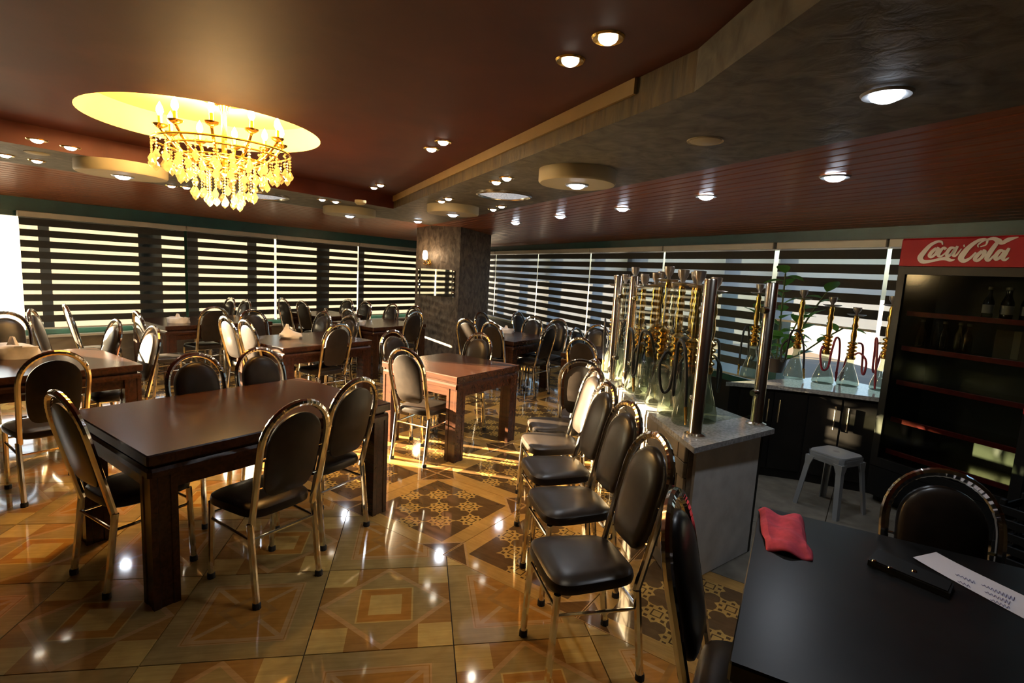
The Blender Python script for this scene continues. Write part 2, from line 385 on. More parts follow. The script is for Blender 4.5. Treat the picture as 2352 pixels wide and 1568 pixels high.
# ------------------------------------------------------------ ceiling
def fill(outer, holes, z, mat, name):
    bm = bmesh.new(); ed = []
    for lp in [outer]+holes:
        vs = [bm.verts.new((q[0], q[1], z)) for q in lp]
        ed += [bm.edges.new((vs[i], vs[(i+1) % len(vs)])) for i in range(len(vs))]
    bmesh.ops.triangle_fill(bm, edges=ed, use_beauty=True, use_dissolve=False)
    for f in bm.faces:
        f.normal_update()
        if f.normal.z > 0: f.normal_flip()
    me = bpy.data.meshes.new(name); bm.to_mesh(me); bm.free(); me.materials.append(mat); return me
Cw = meet(NLW, NRW); Ct = meet(NLT, NRT)
tray = [Ct, Vector((0.72, 2.36, 0))]
tray[1] = RP(NRT, dR.dot(Vector((0.75, 2.34, 0))))
tray += [Vector((0.92, 0.6, 0)), Vector((0.95, -2.6, 0)), Vector((-7.0, -2.6, 0)), LP(NLT, -4)]
outer = [Cw, RP(NRW, -4), Vector((4.2, -4, 0)), Vector((-8.5, -4, 0)), LP(NLW, -5)]
ceil = struct(ob('ceiling', fill(outer, [tray], ZS, GREYC, 'ceiling')))
CC = Vector((-2.40, 4.16, 0)); CR = 0.80
circ = [(CC.x+CR*cos(2*PI*k/64), CC.y+CR*sin(2*PI*k/64)) for k in range(64)]
struct(ob('ceiling', fill(tray, [circ], ZR, REDC, 'red_ceiling')))
mb = MB(); mb.lathe([(CR, 0), (CR, 0.20), (0.70, 0.235), (0.0, 0.25)], 64, (CC.x, CC.y, ZR))
mb.f = [f for f in mb.f if len(f) == 4]; me = mb.mesh('recess', plain('recess_paint', (0.80, 0.52, 0.16), 0.6, 0, 0.03), True); me.flip_normals(); rc = ob('ceiling_recess', me); struct(rc)
def quadstrip(name, a, b, z0, z1, mat, parent=None, th=0.02, n=None):
    d = (b-a).normalized(); q = Vector((-d.y, d.x, 0)) if n is None else n
    mb = MB(); mb.prism([(a.x, a.y), (b.x, b.y), (b.x+q.x*th, b.y+q.y*th), (a.x+q.x*th, a.y+q.y*th)], z0, z1)
    return ob(name, mb.mesh(name, mat), parent)
for i in range(len(tray)):
    a, b = tray[i], tray[(i+1) % len(tray)]
    struct(quadstrip('trim_%d' % (i+1), a, b, ZS+0.0005, ZR-0.0005, FASC if i == 0 else GREYC if i == 1 else REDC))
a = Ct-dR*0.02; b = RP(NRT, dR.dot(P(1430, 170, ZR)))
tr = struct(quadstrip('trim_8', a-nR*0.018, b-nR*0.018, ZR-0.075, ZR-0.001, plain('ochre_trim', (0.30, 0.19, 0.065), 0.6, 0, 0.08), None, 0.016, nR*1.0))
# wooden plank strips that slope down to both window walls
def planks(n, A, B, endA, endB, name):
    # A..B along strip edge at the soffit, endA..endB at the wall, n planks between
    def at(t, u):
        p = A+(endA-A)*t; q = B+(endB-B)*t; v = p+(q-p)*u
        return Vector((v.x, v.y, ZS+0.004+(ZW-ZS)*t))
    mb = MB(); v = [at(0, 0), at(0, 1), at(1, 1), at(1, 0)]
    mb.add([q+Vector((0, 0, 0.012)) for q in v]+[q+Vector((0, 0, 0.06)) for q in v],
           [(0,1,2,3),(7,6,5,4),(0,4,5,1),(1,5,6,2),(2,6,7,3),(3,7,4,0)])
    base = struct(ob(name, mb.mesh(name, BACKW)))
    for k in range(n):
        t0, t1 = k/n+0.0010, (k+1)/n-0.0012; e = (t1-t0)*0.08
        c = (at(t0, 0.5)+at(t1, 0.5))/2; d = (at(t0, 1)-at(t0, 0)).normalized(); rz = math.atan2(d.y, d.x)
        inv = Matrix.Rotation(-rz, 3, 'Z'); L = lambda q: inv @ (q-c)
        v = [at(t0, 0), at(t0, 1), at(t1, 1), at(t1, 0)]; lo = [at(t0+e, 0), at(t0+e, 1), at(t1-e, 1), at(t1-e, 0)]
        m = MB(); m.add([L(q+Vector((0, 0, 0.011))) for q in v]+[L(q+Vector((0, 0, 0.003))) for q in v]+[L(q) for q in lo],
                        [(0,1,2,3),(11,10,9,8)]+[(i, i+4, (i+1) % 4+4, (i+1) % 4) for i in range(4)]+[(i+4, i+8, (i+1) % 4+8, (i+1) % 4+4) for i in range(4)])
        ob('plank', m.mesh('plank', PLANK), base, c, (0, 0, rz))
planks(22, RP(NRW, -4), Cw, RP(DR, -4), C0, 'ceiling_right')
planks(18, LP(NLW, -5), Cw, LP(DL, -5), C0, 'ceiling_left')

rf = MB(); rf.prism([(q.x, q.y) for q in (C0+nL*0.3+nR*0.3, RP(DR+0.35, -4.6), Vector((4.5, -4.5, 0)), Vector((-8.9, -4.5, 0)), LP(DL+0.35, -5.6))], 2.98, 3.1)
struct(ob('sun_block_slab', rf.mesh('sun_block_slab', BACKW)))  # unseen slab added above the ceiling to stop sun leaking through joints
# ------------------------------------------------------------ walls and windows
def wbox(wall, name, s0, s1, a0, a1, z0, z1, mat, parent=None):
    F = LP if wall == 'L' else RP
    q = [F(a0, s0), F(a0, s1), F(a1, s1), F(a1, s0)]
    mb = MB(); mb.prism([(v.x, v.y) for v in q], z0, z1); return ob(name, mb.mesh(name, mat), parent)
ZL0, ZL1, ZRR0, ZRR1 = 0.50, 2.08, 0.50, 2.13
wl = struct(wbox('L', 'wall_left', -5, sLc, DL, DL+0.2, 0, ZL0, DADO))
struct(wbox('L', 'wall_left', -5, sLc, DL, DL+0.2, ZL1, 3.0, TEAL))
struct(wbox('L', 'wall_left', -5, -0.05, DL, DL+0.2, ZL0, ZL1, BACKW))
struct(wbox('R', 'wall_right', -4, sRc, DR, DR+0.2, 0, ZRR0, DARKCAB))
struct(wbox('R', 'wall_right', -4, sRc, DR, DR+0.2, ZRR1, 3.0, TEAL))
struct(wbox('R', 'wall_right', -4, 1.2, DR, DR+0.2, ZRR0, ZRR1, BACKW))
for i in range(3):
    a, b = back_poly[i], back_poly[i+1]
    struct(quadstrip('wall_back', a, b, 0, 3.0, BACKW, None, 0.2, (Vector((1, -1, 0)).normalized() if i == 0 else Vector((0, -1, 0)) if i == 1 else Vector((-1, -0.3, 0)))))
NW = [0]
def window(wall, s0, s1, posts, z0, z1):
    NW[0] += 1; D = DL if wall == 'L' else DR
    o = struct(wbox(wall, 'window_%d' % NW[0], s0, s1, D+0.02, D+0.16, z0, z0+0.07, TEAL))
    wbox(wall, 'window_frame', s0, s1, D+0.02, D+0.16, z1-0.06, z1, TEAL, o)
    cuts = [s0]+[p for p, _ in posts]+[s1]
    for p, wd in posts: wbox(wall, 'mullion', p-wd/2, p+wd/2, D+0.02, D+0.18, z0+0.07, z1-0.06, TEAL, o)
    for e in (s0+0.03, s1-0.03): wbox(wall, 'mullion', e-0.03, e+0.03, D+0.02, D+0.16, z0+0.07, z1-0.06, TEAL, o)
    for i in range(len(cuts)-1):
        wbox(wall, 'pane', cuts[i]+0.06, cuts[i+1]-0.06, D+0.085, D+0.091, z0+0.07, z1-0.06, PANE, o)
window('L', -0.05, 3.80, [(0.55, 0.04), (2.02, 0.05), (3.22, 0.24)], ZL0, ZL1)
window('L', 3.80, 7.05, [(4.75, 0.10), (6.15, 0.22)], ZL0, ZL1)
window('L', 7.05, 10.2, [(8.7, 0.12)], ZL0, ZL1)
window('R', 1.2, 3.98, [(2.6, 0.08)], ZRR0, ZRR1)
window('R', 3.98, 7.6, [(4.75, 0.10), (6.6, 0.3)], ZRR0, ZRR1)
window('R', 7.6, 11.7, [(9.1, 0.22), (10.5, 0.1)], ZRR0, ZRR1)
window('R', 11.7, 14.0, [(12.9, 0.2)], ZRR0, ZRR1)
# sills
struct(wbox('L', 'trim_9', -0.05, sLc-0.3, DL-0.10, DL+0.02, ZL0-0.03, ZL0, RAILM))
# zebra blinds: opaque bands over a sheer backing
def blind(wall, s0, s1, zb, zt, label, group=None, period=0.137, band=0.088, phase=0.0):
    D = (DL if wall == 'L' else DR); F = LP if wall == 'L' else RP
    rz = ROT_L if wall == 'L' else ROT_R
    w = s1-s0; c = F(D-0.09, (s0+s1)/2, zb)
    t = thing('zebra_blind', label, 'blind', c, rz, group); sg = 1 if wall == 'L' else 1
    H = zt-zb
    # local x along the wall, local +y points out of the room on both walls
    ob('head_rail', MB().bbox(-w/2-0.012, w/2+0.012, -0.05, 0.03, H-0.005, H+0.065, 0.008).mesh('head_rail', RAILM), t)
    ob('sheer_fabric', MB().box(-w/2, w/2, 0.0, 0.0008, 0.02, H).mesh('sheer', SHEER if wall == 'L' else SHEER_R), t)
    ob('bottom_rail', MB().bbox(-w/2, w/2, -0.010, 0.010, 0.0, 0.022, 0.004).mesh('bottom_rail', RAILM), t)
    bm_ = MB().box(-w/2, w/2, -0.006, -0.003, 0, band).mesh('opaque_band', OPAQ)
    z = H-0.02-band+phase
    while z > 0.02:
        if z+band < H+0.01: ob('opaque_band', bm_, t, (0, 0, z))
        z -= period
    return t
LB = [(1.86, 3.76, 'zebra blind beside the bare bright window, the widest on its wall'), (3.80, 5.225, 'zebra blind with a bright gap on each side, next to the widest blind'),
      (5.265, 7.03, 'zebra blind between two bright gaps, behind the far tables'), (7.065, 8.74, 'zebra blind whose end disappears behind the stucco column'),
      (8.775, 10.45, 'unseen zebra blind added wholly behind the stucco column')]  # last blind is out of view, added to keep sun off the far corner
for s0, s1, lb in LB: blind('L', s0, s1, 0.585, 2.02, lb)
RB = [(2.88, 3.97, 1.30, 'zebra blind pulled up halfway behind the leafy plant'), (4.03, 5.76, 0.60, 'zebra blind behind the hookah showcase'),
      (5.80, 7.59, 0.56, 'zebra blind beside the showcase posts, shaded and dull'), (7.63, 9.50, 0.56, 'zebra blind with the brightest white strips, behind the far chairs'),
      (9.54, 11.66, 0.56, 'bluish zebra blind second from the stucco column'), (11.70, 13.7, 0.56, 'narrow dark zebra blind right next to the stucco column'),
      (1.30, 2.84, 1.2, 'zebra blind hidden behind the drinks fridge, head rail showing above it')]
for s0, s1, zb, lb in RB: blind('R', s0, s1, zb, 2.07, lb)
# column with mirror and sconce
ca = P(955, 620, 1.2); 
cL = Vector((0, 0, 0)); v = ray(955, 620); cL = CAMP+v*(10.3/v.y); pL, aL_ = cL.x*cos(AL)-cL.y*sin(AL), cL.dot(dL)
CWID = 1.12
def CP(p, a, z): return G(pL+p, aL_+a, z)
cq = [CP(0, 0, 0), CP(CWID, 0, 0), CP(CWID, 0.9, 0), CP(0, 0.9, 0)]
mb = MB(); mb.prism([(q.x, q.y) for q in cq], 0, 2.6)
struct(ob('wall_column', mb.mesh('wall_column', COLM)))
MIR = plain('mirror', (0.75, 0.77, 0.74), 0.03, 1.0, 0)
t = thing('wall_mirror', 'wide mirror on the stucco column under the small glowing wall lamp', 'mirror', CP(0.10, -0.012, 1.14), -AL)
ob('mirror_glass', MB().box(0.06, 0.86, -0.008, 0.012, 0, 0.50).mesh('mirror_glass', MIR), t)
for x0 in (-0.02, 0.88):
    for k in range(5):
        ob('bevelled_strip', MB().bbox(x0, x0+0.06, -0.016, 0.012, k*0.1+0.004, k*0.1+0.096, 0.012).mesh('bevelled_strip', MIR), t)
t = thing('wall_sconce', 'small glowing candle wall lamp on the stucco column above the mirror', 'lamp', CP(0.36, 0, 1.72), -AL)
ob('wall_plate', MB().lathe([(0.0, 0), (0.05, 0.0), (0.045, 0.015), (0, 0.02)], 12).mesh('wall_plate', GOLD, True), t, (0, -0.001, 0.05), (PI/2, 0, 0))
ob('arm', MB().tube(spline([(0, -0.01, 0.05), (0, -0.06, 0.0), (0, -0.11, 0.02), (0, -0.12, 0.08)], 5), 0.008).mesh('arm', GOLD, True), t)
for s_ in (-1, 1):
    ob('scroll', MB().tube(spline([(0, -0.03, 0.02), (s_*0.06, -0.05, -0.02), (s_*0.10, -0.05, 0.02), (s_*0.07, -0.05, 0.05)], 5), 0.006).mesh('scroll', GOLD, True), t)
ob('candle_glass', MB().lathe([(0.02, 0), (0.045, 0.03), (0.05, 0.10), (0.035, 0.17), (0.0, 0.18)], 14).mesh('candle_glass', SCON, True), t, (0, -0.12, 0.08))
def lamp(kind, loc, energy, col, parent=None, size=0.05, spot=None, blend=0.6, rot=(0, 0, 0)):
    l = bpy.data.lights.new('lamp', kind); l.energy = energy; l.color = col
    if kind != 'SUN': l.shadow_soft_size = size
    if kind == 'SPOT': l.spot_size = R(spot or 120); l.spot_blend = blend
    o = bpy.data.objects.new('lamp_light', l); COL.objects.link(o); o.location = loc; o.rotation_euler = rot
    if parent is not None: o.parent = parent
    return o
lamp('POINT', (0, -0.20, 0.2), 9, (1, 0.62, 0.32), t, 0.05)

# ------------------------------------------------------------ ceiling lights
def ceil_z(p):
    a, b = nL.dot(p), nR.dot(p)
    tR = (b-NRW)/(DR-NRW); tL = (a-NLW)/(DL-NLW); t = max(tR, tL, 0)
    return ZS+(ZW-ZS)*min(t, 1)
def P_ceil(x, y):
    z = ZS
    for _ in range(12):
        z = ceil_z(P(x, y, z))
    p = P(x, y, z); return p
ledring = MB().lathe([(0.060, 0.0), (0.060, -0.006), (0.085, -0.010), (0.092, 0.0)], 24).mesh('rim', WHITEP, True)
leddisc = MB().lathe([(0.0, -0.034), (0.030, -0.031), (0.052, -0.020), (0.061, -0.006), (0.061, 0.0), (0.0, 0.0)], 24).mesh('diffuser', LED, True)
def led(p, label, group, e=26):
    t = thing('downlight', label, 'ceiling light', p-Vector((0, 0, 0.004)), 0, group)
    ob('rim', ledring, t); ob('diffuser', leddisc, t)
    lamp('SPOT', (0, 0, -0.06), e, (0.86, 0.92, 1.0), t, 0.05, 150, 0.8)
ORD = ('nearest', 'second from', 'third from', 'fourth from', 'fifth from')
for k, (x, y) in enumerate(((1184, 510), (1287, 495), (1430, 477), (1622, 449), (1918, 404))):
    led(P_ceil(x, y), 'round white downlight in the fridge-side planks, '+ORD[k]+' the stucco column', 'plank downlights on the fridge side', 14)
for k, (x, y) in enumerate(((900, 523), (791, 508), (655, 485), (485, 457), (250, 418))):
    led(P_ceil(x, y), 'round white downlight in the planks opposite the fridge, '+ORD[k]+' the stucco column', 'plank downlights across from the fridge', 30)
led(P(2037, 213, ZS), 'large round white downlight alone on the bare grey plaster ceiling', None, 24)
led(P(960, 507, 2.42), 'round white downlight on the ceiling near the top of the stucco column', None, 16)
def drum(px, py, rad, label, e=18):
    c = P(px, py, ZS-0.10); t = thing('ceiling_drum', label, 'ceiling fixture', Vector((c.x, c.y, ZS)), 0)
    ob('drum_shell', MB().lathe([(rad, 0), (rad, -0.085), (rad-0.012, -0.10), (0, -0.10)], 40).mesh('drum_shell', CREAM, True), t)
    ob('rim', ledring, t, (0, 0, -0.1005)); ob('diffuser', leddisc, t, (0, 0, -0.1005))
    lamp('SPOT', (0, 0, -0.17), e, (0.88, 0.93, 1.0), t, 0.05, 150, 0.8)
drum(1325, 424, 0.295, 'large cream drum ceiling light between the bowl light and the speaker', 20)
drum(1040, 492, 0.33, 'cream drum ceiling light in front of the stucco column', 20)
drum(803, 495, 0.37, 'cream drum ceiling light nearer the bare window than the column', 24)
drum(282, 404, 0.36, 'cream drum ceiling light partly behind the chandelier glow', 30)
twrim = MB().lathe([(0.040, 0.0), (0.040, -0.004), (0.062, -0.008), (0.068, 0.0)], 20).mesh('rim', GOLD, True)
twdisc = MB().lathe([(0.0, -0.026), (0.020, -0.024), (0.034, -0.015), (0.040, -0.004), (0.040, 0.0), (0, 0)], 20).mesh('diffuser', WARM, True)
def twin(x, y, z, label, group, e):
    p = P(x, y, z); t = thing('spotlight', label, 'ceiling light', p-Vector((0, 0, 0.002)), 0, group)
    ob('rim', twrim, t); ob('diffuser', twdisc, t)
    lamp('SPOT', (0, 0, -0.05), e, (1.0, 0.88, 0.70), t, 0.04, 120, 0.8)
SPOTS = [(ZR, 11, 'paired spotlights in the red ceiling', [(((1397, 85), (1310, 137)), 'small gold-rimmed spotlight in the red ceiling, at the end of the ochre strip'),
    (((1018, 325), (991, 341)), 'small gold-rimmed spotlight in the red ceiling, halfway along the ochre strip'),
    (((874, 424), (859, 430)), 'small gold-rimmed spotlight in the red ceiling, by its corner near the column')]),
  (ZS, 7, 'paired spotlights around the bowl light', [(((1140, 417), (1164, 408)), 'small gold-rimmed spotlight between the red ceiling and the sparkling bowl light'),
    (((1014, 461), (1030, 455)), 'small gold-rimmed spotlight beside the cream drum before the column'),
    (((1152, 473), (1133, 480)), 'small gold-rimmed spotlight between the sparkling bowl light and the planks')]),
  (ZS, 9, 'spotlights in the grey strip', [(((85, 320), (162, 337), (12, 355), (85, 368)), 'small gold-rimmed spotlight in the grey ceiling around the round speaker grille'),
    (((394, 426), (428, 429)), 'small gold-rimmed spotlight in the grey strip under the chandelier'),
    (((740, 457), (771, 462)), 'small gold-rimmed spotlight in the grey strip by the smoke detector')])]
for z, e, grp, sets in SPOTS:
    for pts, lb in sets:
        for x, y in pts: twin(x, y, z, lb, grp, e)
# sparkling bowl lights
GLIT = textured('silver_glitter', (0.30, 0.31, 0.33), (0.95, 0.97, 1.0), 0.25, 60, bs=1.0)
_g = GLIT.node_tree.nodes['Principled BSDF']; _g.inputs['Emission Strength'].default_value = 0.35; _g.inputs['Emission Color'].default_value = (0.80, 0.88, 1.0, 1)
def bowl_light(x, y, rad, label):
    c = P(x, y, ZS-0.02); t = thing('crystal_ceiling_light', label, 'ceiling light', Vector((c.x, c.y, ZS)))
    ob('rim', MB().lathe([(rad, 0), (rad, -0.02), (rad-0.02, -0.028), (rad-0.03, -0.01), (rad-0.03, 0)], 40).mesh('rim', STEEL, True), t)
    ob('crystal_plate', MB().lathe([(rad-0.03, -0.006), (rad*0.6, -0.03), (0, -0.05)], 40).mesh('crystal_plate', GLIT, True), t)
bowl_light(1158, 450, 0.29, 'flat round sparkling silver ceiling light beside the cream drum')
bowl_light(600, 451, 0.33, 'flat round sparkling silver ceiling light below the chandelier side of the red ceiling')
c = P(1620, 323, ZS); t = thing('ceiling_speaker', 'flat round cream speaker grille in the grey ceiling', 'speaker', Vector((c.x, c.y, ZS)))
ob('grille', MB().lathe([(0.086, 0), (0.086, -0.004), (0.07, -0.010), (0, -0.012)], 28).mesh('grille', CREAM, True), t)
ob('ring', MB().lathe([(0.086, 0), (0.098, -0.006), (0.10, 0)], 28).mesh('ring', CREAM, True), t)
c = P(85, 351, ZS); t = thing('ceiling_speaker', 'flat round speaker grille in the grey strip among four spotlights', 'speaker', Vector((c.x, c.y, ZS)))
ob('grille', MB().lathe([(0.086, 0), (0.086, -0.004), (0.07, -0.010), (0, -0.012)], 28).mesh('grille', CREAM, True), t)
c = P(828, 460, ZS); t = thing('smoke_detector', 'small cream smoke detector on the grey ceiling by the tray corner', 'smoke detector', Vector((c.x, c.y, ZS)))
ob('housing', MB().lathe([(0.07, 0), (0.07, -0.03), (0.045, -0.055), (0, -0.06)], 20).mesh('housing', CREAM, True), t)

# ------------------------------------------------------------ chandelier
def chandelier():
    t = thing('chandelier', 'gold crystal chandelier hanging from the glowing round ceiling recess', 'chandelier', CC+Vector((0.10, 0.03, ZR)))
    ob('ceiling_rose', MB().lathe([(0, 0.245), (0.16, 0.24), (0.15, 0.20), (0.04, 0.17), (0.02, 0.1), (0.02, -0.30), (0.05, -0.33), (0, -0.36)], 20).mesh('rose', GOLD, True), t)
    arm = MB().tube(spline([(0.02, 0, -0.18), (0.16, 0, -0.26), (0.30, 0, -0.20), (0.40, 0, -0.08), (0.41, 0, -0.05)], 6), 0.011, 8).mesh('arm', GOLD, True)
    cup = MB().lathe([(0.012, -0.02), (0.045, 0.0), (0.05, 0.012), (0.014, 0.012), (0.014, 0.07), (0, 0.07)], 12).mesh('cup', GOLD, True)
    flame = MB().lathe([(0.010, 0.0), (0.024, 0.03), (0.020, 0.06), (0.0, 0.10)], 10).mesh('bulb', BULB, True)
    drop = MB().lathe([(0.0, 0.0), (0.020, 0.02), (0.026, 0.038), (0.012, 0.066), (0.0, 0.085)], 8).mesh('crystal_drop', CRYST)
    bead = MB()
    for k in range(5): bead.lathe([(0, k*0.022), (0.010, k*0.022+0.010), (0, k*0.022+0.020)], 6)
    bead = bead.mesh('bead_string', CRYST)
    longb = MB()
    for k in range(9): longb.lathe([(0, k*0.022), (0.009, k*0.022+0.010), (0, k*0.022+0.020)], 6)
    longb = longb.mesh('long_bead_string', CRYST)
    for k in range(10):
        a = 2*PI*k/10
        ar = ob('arm', arm, t, (0, 0, 0), (0, 0, a))
        ob('candle_cup', cup, ar, (0.41, 0, -0.05)); ob('bulb', flame, ar, (0.41, 0, 0.02))
    for ring, (rad, n, z, long) in enumerate(((0.47, 26, -0.17, 0), (0.38, 24, -0.20, 0), (0.30, 20, -0.26, 0), (0.21, 16, -0.27, 1), (0.12, 12, -0.33, 1))):
        for k in range(n):
            a = 2*PI*(k+0.5*(ring % 2))/n; x, y = rad*cos(a), rad*sin(a)
            h = (0.20 if long else 0.11); dz = random.uniform(-0.02, 0.02)
            s = ob('bead_string', longb if long else bead, t, (x, y, z-h+dz+0.03))
            ob('crystal_drop', drop, s, (0, 0, -0.085), (0, 0, a))
    for z, rad in ((-0.14, 0.47), (-0.17, 0.38), (-0.23, 0.30), (-0.24, 0.21), (-0.30, 0.12)):
        ob('hoop', MB().tube([(rad*cos(2*PI*k/40), rad*sin(2*PI*k/40), z) for k in range(41)], 0.008, 6, False).mesh('hoop', GOLD, True), t)
    for k in range(24):                # swags between the candle cups and the inner hoop
        a = 2*PI*k/24; m = MB()
        for j in range(9):
            u = j/8; rr = 0.46*(1-u)+0.18*u; z = -0.17-0.16*u-0.06*sin(PI*u)
            m.lathe([(0, -0.011), (0.010, 0), (0, 0.011)], 6, (rr*cos(a), rr*sin(a), z))
        ob('bead_swag', m.mesh('bead_swag', CRYST), t)['kind'] = 'stuff'
    for k in range(6):
        a = 2*PI*k/6
        lamp('POINT', (0.36*cos(a), 0.36*sin(a), 0.09), 34, (1.0, 0.66, 0.26), t, 0.06)
    lamp('POINT', (0, 0, -0.62), 62, (1.0, 0.66, 0.28), t, 0.15)
chandelier()

# ------------------------------------------------------------ tables
def table(p0, p1, a0, a1, label, yaw=35, mats=(TWOOD, TWOOD), z=0.76, leg=0.115, ctr=None, seg=True):
    W, L = p1-p0, a1-a0
    c = G((p0+p1)/2, (a0+a1)/2) if ctr is None else Vector((*ctr, 0))
    t = thing('dining_table', label, 'table', c, -R(yaw)); w, l = W/2, L/2
    ob('tabletop', MB().bbox(-w, w, -l, l, z-0.050, z, 0.007).mesh('tabletop', mats[0]), t)
    ob('moulding', MB().bbox(-w+0.030, w-0.030, -l+0.030, l-0.030, z-0.070, z-0.050, 0.003).mesh('moulding', mats[1]), t)
    ob('lower_moulding', MB().bbox(-w+0.004, w-0.004, -l+0.004, l-0.004, z-0.112, z-0.070, 0.016).mesh('lower_moulding', mats[1]), t)
    ap = MB()
    i = 0.028
    for b in ((-w+i, w-i, -l+i, -l+i+0.03), (-w+i, w-i, l-i-0.03, l-i), (-w+i, -w+i+0.03, -l+i+0.03, l-i-0.03), (w-i-0.03, w-i, -l+i+0.03, l-i-0.03)):
        ap.box(*b, z-0.185, z-0.112)
    ob('apron', ap.mesh('apron', mats[1]), t)
    lm = MB(); h = leg/2
    pr = [(-h,-h),(-h*0.5,-h),(-h*0.42,-h+0.004),(h*0.42,-h+0.004),(h*0.5,-h),(h,-h),(h,-h*0.5),(h-0.004,-h*0.42),(h-0.004,h*0.42),(h,h*0.5),
          (h,h),(h*0.5,h),(h*0.42,h-0.004),(-h*0.42,h-0.004),(-h*0.5,h),(-h,h),(-h,h*0.5),(-h+0.004,h*0.42),(-h+0.004,-h*0.42),(-h,-h*0.5)]
    lm.prism(pr, 0, z-0.112); lm = lm.mesh('leg', mats[1])
    e = 0.012+h
    for sx in (-1, 1):
        for sy in (-1, 1): ob('leg', lm, t, (sx*(w-e), sy*(l-e), 0))
    return t
T = {1: (-3.62, -2.585, 0.915, 2.335, 'large dark wooden table with chairs drawn up on three sides, nothing on it'),
     2: (-3.79, -2.84, 3.29, 4.215, 'square wooden table lit orange by the sun, beside the patterned dark tiles'),
     3: (-5.90, -4.81, 0.30, 1.70, 'wooden table with a pale sunlit top by the bare window'),
     4: (-5.92, -4.95, 3.00, 4.15, 'wooden table with a crumpled white tissue bag in its middle, six chairs around it'),
     5: (-8.25, -7.20, 2.80, 4.20, 'wooden table with a white box of tissues pushed near the widest blind'),
     6: (-6.90, -5.93, 4.98, 6.05, 'dark wooden table in front of the stucco column'),
     7: (-8.45, -7.50, 5.20, 6.05, 'wooden table far back by the blinds, almost hidden by chairs'),
     8: (-4.75, -3.88, 5.58, 6.60, 'dark wooden table beside the stucco column, small tissue box on it'),
     9: (-3.03, -2.15, 5.33, 6.25, 'dark wooden table behind the showcase posts')}
for k, v in T.items(): table(*v)
y10 = R(28.5); u10 = Vector((sin(y10), cos(y10), 0)); v10 = Vector((cos(y10), -sin(y10), 0))
corner = Vector((1.062, 2.072, 0)); c10 = corner-u10*0.52+v10*0.70
t10 = table(0, 1.40, 0, 1.04, 'matte black table with a red cloth and a sheet of paper on it', 28.5, (BLACKT, BLACKT), ctr=(c10.x, c10.y))

